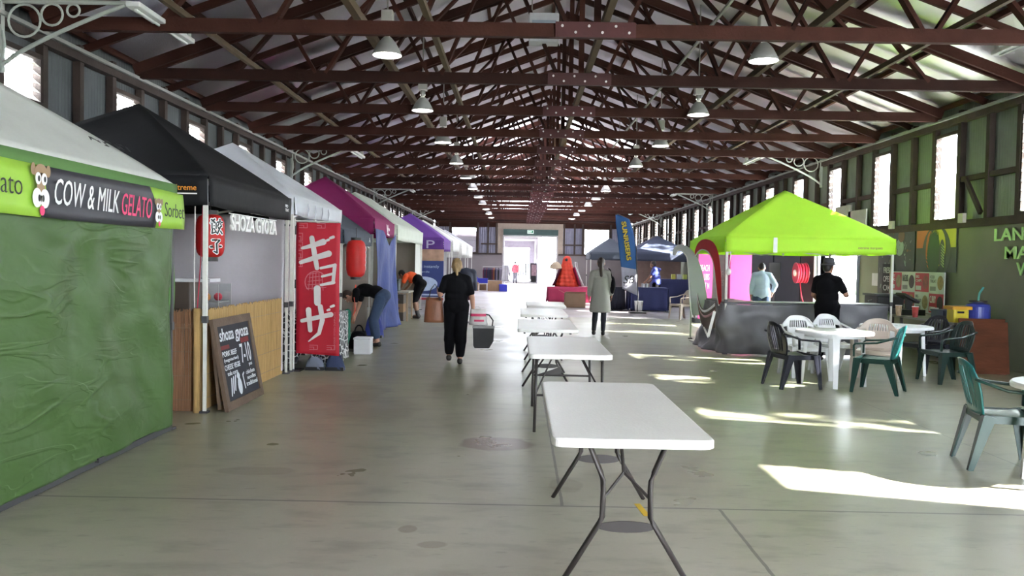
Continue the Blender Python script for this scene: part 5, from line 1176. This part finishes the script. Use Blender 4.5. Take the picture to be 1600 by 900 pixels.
mb = MB(); mb.grid(20, 8, lambda u, v: ((.14 - .02 * v) * sin(2 * pi * u), (.06 - .02 * v) * cos(2 * pi * u), .24 * v)); mb.add([(.14 * sin(2 * pi * k / 20), .06 * cos(2 * pi * k / 20), 0) for k in range(20)], [tuple(range(20))]); mb.build('body', mat('carrier_white', (.68, .66, .64), .4, trans=.2), sb, smooth=True, solid=.004)
m_ = MB()
for z0, z1, x0, x1 in ((.13, .17, -.12, .12), (.05, .08, -.06, .09)): m_.grid(10, 1, lambda u, v: (x0 + (x1 - x0) * u, -.0635 * sqrt(max(0, 1 - ((x0 + (x1 - x0) * u) / .142) ** 2)) - .003, z0 + (z1 - z0) * v))
m_.build('red_print', mat('carrier_red', (.6, .03, .12), .5), sb); MB().tube([(-.06, 0, .235), (-.04, 0, .27), (.0, 0, .28), (.04, 0, .235)], .008, 6).build('handle', wht, sb)
cb2 = thing('cooler_bag', 'dark grey insulated cooler bag held below the white carrier bag', 'bag', (pw.x + .42, pw.y + .03, .24)); gcl = fabric('charcoal_nylon', (.05, .05, .055), 0, .3, 10)
m_ = MB(); m_.prism([(-.13, 0), (.09, 0), (.15, .10), (.16, .32), (-.16, .32), (-.15, .04)], FACE(0, .11, 0), .22); m_.build('body', gcl, cb2, bevel=.012); MB().box((-.165, -.115, .305), (.165, .115, .335)).build('lid', mat('grey_trim', (.3, .3, .31), .5), cb2); MB().tube([(.13, 0, .32), (.14, 0, .42), (.08, 0, .5), (-.02, 0, .52)], .012, 6).build('handle', ink, cb2)
# woman in pale tunic
pt = fl(939, 524)
person('woman in a long pale grey tunic and dark leggings walking away beside the middle tables', (pt.x, pt.y, 0), radians(-4), dict(knL=(-.10, .02, .49), anL=(-.13, -.10, .10), knR=(.08, .04, .49), anR=(.07, .03, .085), wrL=(-.24, .06, .83)), 1.66, skin2, 1.0, dark_h, 'tail', None, 0, mat('leggings', (.012, .013, .02), .8), 1.95, shoe_d, slim=1, tunic=fabric('tunic_grey', (.27, .265, .235), .05, .3, 8))
sbg = thing('shoulder_bag', 'black shoulder bag hanging at the right side of the woman in the tunic', 'bag', (pt.x + .25, pt.y + .02, .92)); MB().ball((0, 0, .17), (.075, .15, .2), 16, 10).build('body', blk, sbg, smooth=True); MB().tube([(-.01, -.12, .3), (-.05, -.06, .5), (-.08, 0, .53), (-.04, .06, .5), (-.01, .12, .3)], .012, 6).build('strap', blk, sbg)
# bending woman in jeans
BEND = dict(pelvis=(0, -.16, .93), belly=(0, -.02, .99), chest=(0, .17, 1.02), neck=(0, .36, .98), head=(0, .50, .90), look=(0, .35, -1), top=(0, 1, .35),
    shL=(-.17, .30, 1.0), elL=(-.18, .32, .74), wrL=(-.13, .36, .53), shR=(.17, .30, 1.0), elR=(.18, .36, .74), wrR=(.12, .42, .53),
    hiL=(-.09, -.14, .90), knL=(-.10, -.01, .48), anL=(-.11, -.10, .085), hiR=(.09, -.14, .90), knR=(.10, .06, .49), anR=(.11, .02, .085))
pb_ = fl(588, 541)
person('woman in black T-shirt and blue jeans bending over by the blue tarpaulin', (pb_.x - .02, pb_.y, 0), radians(82), BEND, 1.62, skin, 1.0, dark_h, 'short', blk, .6, jean, 1.72, shoe_d, tuck=1)
lan = mat('lanyard_orange', (.70, .10, .06), .5); mb = MB(); q = at(556, 462, 14.75); mb.tube([at(556, 445, 15), at(554, 465, 14.75), at(556, 485, 14.75), at(552, 494, 14.75)], .012, 6, flat=.4); tag(mb.build('ribbon', lan), 'orange red ribbon hanging below the plain red lantern', 'ribbon')
# orange vest person
B2 = dict(BEND); B2.update(chest=(0, .10, 1.10), neck=(0, .27, 1.14), head=(0, .41, 1.15), shL=(-.18, .20, 1.12), shR=(.18, .20, 1.12), elL=(-.19, .30, .88), wrL=(-.14, .42, .74), elR=(.19, .28, .88), wrR=(.13, .40, .74), belly=(0, -.05, 1.03), anL=(-.14, -.14, .085), anR=(.13, -.02, .085), look=(0, .8, -.6), top=(0, .6, .8))
po = fl(650, 497)
person('person in an orange safety top and black shorts bending over crates', (po.x, po.y, 0), radians(70), B2, 1.66, skin2, 1.1, blk_h, 'short', mat('safety_orange', (.85, .10, .02), .6), .6, blk, 1.02, shoe_d, sock=ink, tuck=2)
# man in hat by the counter
pm = (5.08, 13.75)
person('man in a black T-shirt and dark brimmed hat standing at the grey counter', (*pm, 0), radians(-38), dict(elR=(.29, .03, 1.10), wrR=(.20, .26, 1.22), elL=(-.23, .02, 1.09), wrL=(-.18, .20, .96), look=(.30, 1, -.08)), 1.66, skin2, 1.08, blk_h, 'short', blk, .7, blk, 1.9, shoe_d)
ht = thing('hat', 'dark grey brimmed hat on the head of the man at the counter', 'hat', (pm[0] + .015, pm[1] + .015, 1.60), radians(-50)); hat_m = fabric('hat_felt', (.045, .045, .055), 0, .2)
MB().lathe([(.0, .115), (.06, .12), (.085, .10), (.098, .0), (.150, -.012), (.152, -.004), (.104, .012)], 28).build('crown', hat_m, ht, smooth=True); MB().lathe([(.098, .005), (.101, .005), (.098, .03), (.096, .03)], 28).build('hat_band', ink, ht)
# man in pale shirt behind the counter, man in blue at the far navy tent
pl_ = at(1190, 440, 19.6)
person('man in a pale blue shirt seen from behind beyond the lime tent', (pl_.x, pl_.y, 0), radians(-12), dict(elR=(.30, -.03, 1.12), wrR=(.25, .10, .92), neck=(0, .05, 1.38), head=(0, .11, 1.50), look=(0, .7, -.7), top=(0, .7, .7)), 1.66, skin2, 1.15, blk_h, 'short', fabric('pale_blue_shirt', (.36, .45, .55), .1, .3, 8), 1.7, jean, 1.9, shoe_d)
pn_ = at(1026, 440, 29.5)
person('man in a blue polo and dark waistcoat at the far navy tent', (pn_.x, pn_.y, 0), radians(60), dict(chest=(0, .05, 1.2), neck=(0, .09, 1.38), head=(0, .14, 1.50), elR=(.22, .14, 1.08), wrR=(.16, .32, .90), elL=(-.22, .16, 1.08), wrL=(-.16, .34, .92)), 1.70, skin2, 1.15, dark_h, 'short', mat('royal_blue_polo', (.05, .07, .38), .7), .6, blk, 1.9, shoe_d, vest=None)
# dress form with a dark jacket behind the woman in black
mj = at(729, 440, 21.0); df = thing('dress_form', 'dark navy and maroon jacket on a dress form behind the woman in black', 'dress form', (mj.x, mj.y, 0))
m_ = MB(); rball(m_, (0, 0, 1.1), (.2, .13, .3)); cap(m_, (-.17, 0, 1.3), (.17, 0, 1.3), .07, .07); cap(m_, (.2, 0, 1.28), (.24, 0, .85), .06, .05); cap(m_, (-.2, 0, 1.28), (-.24, 0, .85), .06, .05); rball(m_, (0, 0, .9), (.2, .13, .15)); remesh(m_, 'jacket', mat('navy_jacket', (.03, .035, .06), .7), df, .015)
m_ = MB(); rball(m_, (.0, 0, .72), (.2, .14, .16)); remesh(m_, 'hem', mat('maroon_cloth', (.09, .015, .03), .7), df, .015); MB().tube([(0, 0, 0), (0, 0, .7)], .02).build('stand', dark_pole, df); MB().lathe([(0, 0), (.2, 0), (.18, .03), (0, .03)], 20).build('base_plate', dark_pole, df)
# ------------------------------------------------------------------ things around the stalls
fo = thing('foam_box', 'white foam box on the floor beside the bending woman', 'box', (*fl(569, 553)[:2], 0)); foam = mat('white_foam', (.62, .62, .64), .7, 0, .03); MB().cb((0, .0, .12), (.27, .27, .24)).build('box', foam, fo, bevel=.012); MB().cb((0, 0, .255), (.285, .285, .035)).build('lid', foam, fo, bevel=.01)
gr = thing('green_bag', 'green reusable shopping bag standing beside the red flag', 'bag', (fl(541, 542).x - .08, fl(541, 542).y, 0), .2); gm = fabric('green_bag_cloth', (.01, .20, .12), .1, .4, 6)
m_ = MB(); m_.grid(24, 10, lambda u, v: ((.17 - .05 * v) * sin(2 * pi * u) + .05 * v * v, (.11 - .06 * v) * cos(2 * pi * u), .64 * v + .03 * sin(6 * pi * u) * v)); m_.build('body', gm, gr, smooth=True, solid=.005); text('eco', FACE(-.02, -.085, .36), .1, .04, wht, gr)
bb_ = soft_bag('black soft bag on the floor in front of the bending woman', (*fl(562, 549)[:2], 0), (.34, .3, .32), blk); soft_bag('royal blue soft bag just behind the black bag', (fl(572, 532).x + .06, fl(572, 528).y + .1, 0), (.36, .28, .4), mat('royal_blue_bag', (.02, .035, .22), .7))
cr_t = thing('crate_table', 'pale trestle table stacked with boxes beside the person in orange', 'table', (*fl(622, 501)[:2], 0)); MB().box((-.42, -.3, .72), (.32, .7, .76)).build('tabletop', mat('pale_laminate', (.45, .43, .40), .5), cr_t)
for x in (-.38, .28):
    for y in (-.26, .66): MB().box((x - .02, y - .02, 0), (x + .02, y + .02, .72)).build('leg', mat('pale_wood', (.4, .3, .2), .6), cr_t)
card = mat('cardboard', (.30, .19, .11), .8, 0, .1); pr_b = mat('purple_box', (.10, .06, .12), .7)
for k in range(3):
    o = thing('carton', '%s carton of the stack under the pale trestle table' % ('lowest', 'middle', 'topmost')[k], 'box', (cr_t.location.x - .08, cr_t.location.y + .1, .22 * k)); MB().cb((0, 0, .11), (.5, .5, .218)).build('box', card if k % 2 else brown_m, o); MB().cb((0, -.251, .11), (.3, .006, .06)).build('print_band', pr_b, o)
o = crate('plastic_crate', 'dark green crate on top of the pale trestle table', (cr_t.location.x - .18, cr_t.location.y + .15, .76), (.4, .4, .3), mat('crate_green', (.03, .06, .05), .5))
# cardboard box by the last folding table
cbx = thing('cardboard_box', 'open brown cardboard box on the floor past the last folding table', 'box', (*fl(899, 480)[:2], 0)); w_ = .72
m_ = MB()
for a, b_ in (((-.36, -.28, 0), (.36, -.27, .5)), ((-.36, .27, 0), (.36, .28, .5)), ((-.36, -.28, 0), (-.35, .28, .5)), ((.35, -.28, 0), (.36, .28, .5)), ((-.36, -.28, 0), (.36, .28, .01))): m_.box(a, b_)
m_.build('box', mat('light_cardboard', (.42, .27, .18), .8, 0, .08), cbx)
for a, b_, c_ in (((-.36, -.28, .5), (.36, -.28, .5), V((0, -.2, .06))), ((-.36, -.28, .5), (-.36, .28, .5), V((-.2, 0, .1))), ((.36, .28, .5), (.36, -.28, .5), V((.2, 0, -.08)))): mb = MB(); mb.add([a, b_, V(b_) + c_, V(a) + c_], [(0, 1, 2, 3)]); mb.build('flap', mat('light_cardboard', (.42, .27, .18), .8, 0, .08), cbx, solid=.006)
# feather flag
ff = thing('feather_flag', 'tall blue feather flag with yellow lettering and a white lower panel', 'flag', (*at(975, 400, 26.5)[:2], 0))
def fp(px, py): q = at(px, py, 26.5); return V((q.x - ff.location.x, 0, q.z))
Lp = [fp(960, 336), fp(961, 350), fp(964, 372), fp(967, 395), fp(970, 417), fp(973, 451)]; Rp = [fp(963, 335), fp(981, 343), fp(988, 363), fp(993, 390), fp(994, 421), fp(997, 462)]
def ffg(u, v):
    t_ = v * (len(Lp) - 1); i = min(int(t_), len(Lp) - 2); f_ = t_ - i; p = Lp[i].lerp(Lp[i + 1], f_).lerp(Rp[i].lerp(Rp[i + 1], f_), u); p.y = .03 * sin(u * 3 + v * 6); return p
bl_m = mat('flag_blue', (.02, .11, .33), .6, trans=.15, var=.06); pw_m = mat('flag_pale', (.50, .50, .60), .6, trans=.2)
MB().grid(12, 40, ffg, mif=lambda u, v: 1 if v > .80 else 0).build('sail', [bl_m, pw_m], ff, smooth=True, solid=.004)
MB().tube([Rp[5] + V((.0, 0, -.5)), Rp[5] + V((.02, 0, 0))] + [q + V((.015, 0, 0)) for q in Rp[::-1][1:]] + [Lp[0]], .014, 8).build('pole', dark_pole, ff); MB().cb((Rp[5].x - .0, 0, .02), (.5, .5, .04)).build('base_plate', dark_pole, ff); MB().tube([(Rp[5].x, 0, 0), Rp[5] + V((0, 0, -.3))], .02).build('ground_spike', dark_pole, ff)
tp_, bt_ = fp(971, 347), fp(981, 408); ax = (bt_ - tp_); text('SUNRISERS', frame(tp_ + V((-.055, -.045, 0)), ax, (1, 0, .12)), ax.length, .17, ink, ff, off=.09); text('SUNRISERS', frame(tp_ + V((-.045, -.055, 0)), ax, (1, 0, .12)), ax.length * .99, .15, mat('flag_yellow', (.55, .42, .03), .5), ff, off=.03)
text('SB', frame(fp(974, 443) + V((0, -.04, 0)), (1, 0, .03), (0, 0, 1)), .36, .25, ink, ff, shear=.3)
# tall navy tents and draped tables
navy_c = fabric('navy_canvas', (.07, .085, .14), .3, .4, 4)
pA = at(985, 410, 36.0).x; 
tent('market_tent', 'dark navy market tent behind the feather flag with the man in blue', pA, pA + 2.75, 36.2, 39.0, 2.05, 1.70, 2.86, navy_c, navy_c); tent('market_tent', 'slate grey market tent left of the navy one, behind the tunic woman', at(922, 410, 42.0).x, at(990, 410, 42.0).x, 42.0, 44.6, 2.1, 1.75, 2.9, slate_c, slate_c)
m_ = wall_cloth('backdrop_curtain', (pA + .1, 38.8), (pA + 2.7, 38.8), .3, 1.9, mat('peach_curtain', (.50, .38, .33), .7, trans=.2), None, .05, 6, seed=40); tag(m_, 'peach curtain hanging at the back of the navy tent', 'curtain')
nav_cloth = fabric('navy_tablecloth', (.02, .025, .10), 0, .3, 6)
def draped(label, loc, dims, m):
    r = thing('draped_table', label, 'table', loc); a, b_, h = dims; m_ = MB()
    pts = [(-a, -b_), (a, -b_), (a, b_), (-a, b_)]
    for k in range(4):
        p = V((*pts[k], 0)); q = V((*pts[(k + 1) % 4], 0)); n_ = (q - p).normalized().cross(V((0, 0, 1)))
        m_.grid(24, 6, lambda u, v, p=p, q=q, n_=n_: p.lerp(q, u) + n_ * (.02 + .04 * v * (.5 + .5 * sin(u * 22))) + V((0, 0, h - (h - .03) * v)))
    m_.grid(6, 6, lambda u, v: (-a + 2 * a * u, -b_ + 2 * b_ * v, h + .001)); m_.build('tablecloth', m, r, smooth=True, solid=.004)
    MB().box((-a + .02, -b_ + .02, h - .04), (a - .02, b_ - .02, h - .004)).build('tabletop', mat('grey_laminate', (.25, .25, .24), .5), r)
    for sx in (-1, 1):
        for sy in (-1, 1): MB().box((sx * (a - .06) - .02, sy * (b_ - .06) - .02, 0), (sx * (a - .06) + .02, sy * (b_ - .06) + .02, h - .04)).build('leg', dark_pole, r)
    return r
q = fl(1016, 487); draped('navy draped table behind the white bucket', (q.x, q.y + .6, 0), (.62, .45, .78), nav_cloth)
q = fl(1060, 486); draped('navy draped table with small goods behind the beige chair', (q.x + .3, q.y + 3.0, 0), (.7, .45, 1.02), nav_cloth)
for k, (px, py, c_, lab) in enumerate(((1005, 450, (.6, .6, .62), 'small white pot on the navy draped table'), (1011, 451, (.55, .55, .58), 'second small white pot on the navy draped table'))):
    o = MB().lathe([(0, 0), (.05, 0), (.055, .12), (.04, .13), (0, .13)], 14).build('pot', mat('pot%d' % k, c_, .4)); qq = at(px, py, fl(1016, 487).y + .5); o.location = (qq.x, qq.y, .785); tag(o, lab, 'pot')
for k in range(4):
    qq = at(1052 + 9 * k, 442, fl(1060, 486).y + 2.9); o = MB().cb((0, 0, .09), (.14, .12, .18)).build('goods_box', mat('goods%d' % k, ((.6, .55, .1), (.5, .52, .56), (.45, .5, .1), (.5, .5, .55))[k], .5), bevel=.01); o.location = (qq.x, qq.y, 1.026); tag(o, '%s small goods box in the line on the taller navy draped table' % ORD[k], 'box')
wb_ = thing('bucket', 'white plastic bucket standing before the navy draped table', 'bucket', (*fl(999, 487)[:2], 0)); MB().lathe([(0, 0), (.115, 0), (.14, .34), (.146, .34), (.146, .355), (.132, .355), (.11, .01), (0, .01)], 24).build('pail', white_pl, wb_, smooth=True); MB().tube([(.14 * cos(a), -.02 - .1 * sin(a), .33 - .12 * sin(a)) for a in [pi * k / 8 for k in range(9)]], .005, 6).build('handle', steel, wb_)
sk_ = draped('dark round-draped table beneath the feather flag', (fl(974, 484).x - .22, fl(974, 484).y - .1, 0), (.22, .25, .78), mat('black_blue_cloth', (.014, .016, .03), .8)); 
# red gown display
gn = at(886, 450, 33.0); gq = draped('low table under a crimson cloth carrying the red gown', (gn.x + .1, gn.y, 0), (.85, .45, .62), mat('crimson_cloth', (.42, .03, .10), .7))
gw = thing('gown_display', 'flame red ruffled gown on a dress form on the crimson table', 'gown', (gn.x, gn.y, .63)); rg = mat('gown_red', (.60, .045, .02), .6, 0, .25, 12)
def gownf(u, v):
    an = 2 * pi * u; z = v * 1.06; rr = .27 * (1 - v) ** 1.2 + .17; rr *= 1 + (.07 * sin(an * 11 + v * 5) + .05 * sin(an * 5)) * (1 - v * .7); rr += .04 * abs(sin(v * 22)) * (1 - v)
    return (rr * cos(an), rr * sin(an) * .75, z)
MB().grid(90, 40, gownf).build('skirt', rg, gw, smooth=True); MB().ball((.0, 0, 1.04), (.17, .13, .17), 18, 12).build('hood', rg, gw, smooth=True); MB().ball((-.03, -.11, 1.05), (.06, .04, .07), 12, 8).build('hood_opening', ink, gw)
for s_, c_ in ((-1, mat('gown_dark', (.10, .01, .05), .6)), (1, mat('gown_rose', (.42, .02, .10), .6))): MB().grid(14, 14, lambda u, v, s_=s_: (s_ * (.26 + .28 * (1 - v) + .04 * sin(u * 14)), -.25 + .5 * u, .02 + .75 * v * (1 - .2 * u))).build('side_drape', c_, gw, smooth=True, solid=.02)
fn = thing('parasol', 'cream paper parasol on a thin cane at the left of the red gown', 'parasol', (gn.x - .46, gn.y - .30, .63)); MB().lathe([(0, .98), (.1, .96), (.2, .86), (.25, .72), (.22, .70), (.0, .66)], 20).build('shade', mat('cream_paper', (.55, .45, .33), .7, trans=.2), fn); MB().tube([(-.25, 0, 0), (0, 0, .9)], .012, 6).build('cane', wht, fn)
sc = thing('scarf', 'white lace scarf hanging on the right of the red gown', 'scarf', (gn.x + .40, gn.y - .25, .63)); MB().grid(10, 20, lambda u, v: (.10 * u + .30 * (1 - v) ** 1.5 - .12, .06 * sin(u * 6 + v * 5), .03 + .95 * v)).build('cloth', mat('white_lace', (.62, .60, .62), .7, 0, .3, 30), sc, smooth=True, solid=.006)
wp = at(1150, 400, 40); 
# rack of clothes and tubs near the far doorway
ck = thing('clothes_rack', 'long rail of dark and bright garments near the far doorway', 'clothes rack', (*at(755, 440, 46.5)[:2], 0)); rl = at(788, 440, 46.5).x - at(755, 440, 46.5).x
m_ = MB(); m_.tube([(0, 0, .0), (0, 0, 1.28), (rl, 0, 1.28), (rl, 0, .0)], .02); m_.build('rail', steel, ck)
for k in range(14):
    x = .05 + k * (rl - .1) / 13; cc = random.Random(k).choice(((.02, .02, .05), (.03, .03, .08), (.35, .12, .03), (.30, .28, .36), (.02, .02, .03), (.4, .35, .05), (.12, .02, .06)))
    g = MB(); g.grid(6, 8, lambda u, v: (x + (.03 + .012 * sin(v * 7)) * (1 if u < .5 else -1) * sin(pi * u) + .10 * (u - .5), (u - .5) * (.36 + .08 * (1 - v)) - .02, .55 + .68 * v - .5 * (u - .5) ** 2 * v)); q_ = g.build('garment', mat('garment_%d' % k, cc, .8), ck, smooth=True, solid=.02)
    MB().tube([(x, -.16, 1.14), (x, 0, 1.22), (x, .16, 1.14)], .012, 6).build('hanger', mat('hanger_lilac', (.40, .38, .55), .5), q_)
tub_b = mat('tub_blue', (.02, .03, .45), .4)
for px, py, w_, h_, lab in ((754, 455, .60, .26, 'blue plastic tub on a white stool beside the clothes rail'), ):
    st_ = thing('stool', 'white stool holding a blue tub by the clothes rail', 'stool', (*at(px, py, 45)[:2], 0)); MB().box((-.3, -.2, .36), (.3, .2, .40)).build('seat', white_pl, st_)
    for sx in (-.26, .26):
        for sy in (-.16, .16): MB().box((sx - .025, sy - .025, 0), (sx + .025, sy + .025, .36)).build('leg', white_pl, st_)
    crate('plastic_tub', lab, (*at(px, py, 45)[:2], .40), (w_, .4, h_), tub_b, 'tub')
st_ = thing('stool', 'low white stool beside the rail holding clothes in a blue tub', 'stool', (*at(787, 455, 45)[:2], 0)); crate('plastic_tub', 'blue tub with a white rim on the floor right of the clothes rail', (*at(787, 455, 44)[:2], 0), (.42, .35, .38), tub_b, 'tub')
bpy.data.objects.remove(st_)
sh = thing('white_garment', 'white shirt hanging at the right end of the clothes rail', 'shirt', (*at(790, 440, 45.6)[:2], .5)); MB().grid(10, 12, lambda u, v: ((u - .5) * (.42 - .1 * v), .06 * sin(pi * u) + .02 * sin(u * 19), .9 * v)).build('body', mat('white_cotton', (.6, .6, .65), .8), sh, smooth=True, solid=.03); MB().tube([(.15, 0, .85), (.27, 0, .25)], .05, 8, flat=.5).build('sleeve', mat('white_cotton', (.6, .6, .65), .8), sh, smooth=True); MB().tube([(0, 0, -.48), (0, 0, .93)], .015).build('stand', steel, sh); MB().cb((0, 0, -.49), (.3, .3, .02)).build('foot', steel, sh)
for k, (px, w_, h_, lab) in enumerate(((741, .5, .45, 'brown carton left of the blue tub on its stool'), (757, .5, .32, 'brown carton between the stool and the clothes rail'), (774, .75, .55, 'large brown carton under the clothes rail'))):
    o = thing('carton', lab, 'box', (*at(px, 455, 44.3 + k * .0 + (1.2 if k == 1 else 0))[:2], 0)); MB().cb((0, 0, h_ / 2), (w_, .4, h_)).build('box', card, o, bevel=.01); MB().box((-w_ / 2, -.02, h_ - .001), (w_ / 2, .02, h_ + .002)).build('tape', mat('parcel_tape', (.4, .3, .18), .4), o)
o = crate('plastic_tub', 'small blue tub standing on the leftmost brown carton', (*at(741, 455, 44.3)[:2], .45), (.4, .35, .28), tub_b, 'tub')
# beyond the doorway
rx = at(805, 430, 64); rk = thing('clothes_rack', 'rail of pale clothes outside beyond the far doorway', 'clothes rack', (rx.x + .15, 64, 0)); MB().tube([(0, 0, .0), (0, 0, 1.55), (1.0, 0, 1.55), (1.0, 0, 0)], .025).build('rail', steel, rk)
for k in range(5): MB().grid(5, 6, lambda u, v: (.1 + k * .19 + .04 * sin(u * 5), (u - .5) * .4, .5 + 1.0 * v)).build('garment', mat('garment_out%d' % k, ((.3, .3, .34), (.5, .5, .55), (.45, .45, .5), (.12, .12, .13), (.35, .36, .4))[k], .8), rk, smooth=True, solid=.03)
pr = at(805, 440, 62); person('person in a red top and dark trousers far beyond the doorway', (pr.x, pr.y, 0), 0, {}, 1.6, skin2, 1.05, blk_h, 'short', mat('red_top', (.55, .05, .08), .7), 1.8, mat('grey_trousers', (.10, .10, .13), .8), 1.9, shoe_d)
pf = thing('picture_frame', 'dark framed picture leaning on the annex wall beyond the doorway', 'picture', (at(834, 430, 66).x + .05, 66, 0)); MB().box((-.3, 0, .3), (.3, .06, 1.5)).build('frame', ink, pf); MB().box((-.22, -.01, .5), (.22, .0, 1.4)).build('print', mat('print_mauve', (.35, .22, .25), .6, 0, .4, 10), pf); MB().box((-.28, 0, 0), (.28, .3, .3)).build('stand', ink, pf)
# hanging board near the ridge and blue-white box on the roof
pnl = thing('ceiling_box', 'pale box unit hanging under the roof left of the ridge', 'ceiling unit', at(843, 50, 12.6)); MB().cb((0, 0, 0), (.44, .3, .42)).build('case', mat('box_white', (.5, .52, .56), .5), pnl, bevel=.01); MB().box((-.18, -.155, -.02), (.18, -.15, .1)).build('grille', mat('grille_blue', (.28, .33, .42), .5), pnl)
for s_ in (-.18, .18): MB().tube([(s_, 0, .2), (s_, 0, 1.9)], .01, 6).build('hanger', pipe_m, pnl)
m_ = MB(); hb_ = thing('hanging_board', 'small tan round-topped board hanging from the trusses near the ridge', 'sign', at(872, 222, 22.2)); m_.prism([(-.17, -.3), (.17, -.3)] + [(.17 * cos(a), .14 + .17 * sin(a)) for a in [pi * k / 10 for k in range(11)]], FACE(0, 0, 0), .02); m_.build('board', mat('tan_board', (.16, .09, .05), .6), hb_); MB().box((-.14, -.03, -.30), (.14, -.021, -.2)).build('label_plate', mat('label_grey', (.4, .38, .38), .6), hb_); MB().tube([(0, 0, .3), (0, 0, 1.3)], .008, 6).build('hanger', pipe_m, hb_)
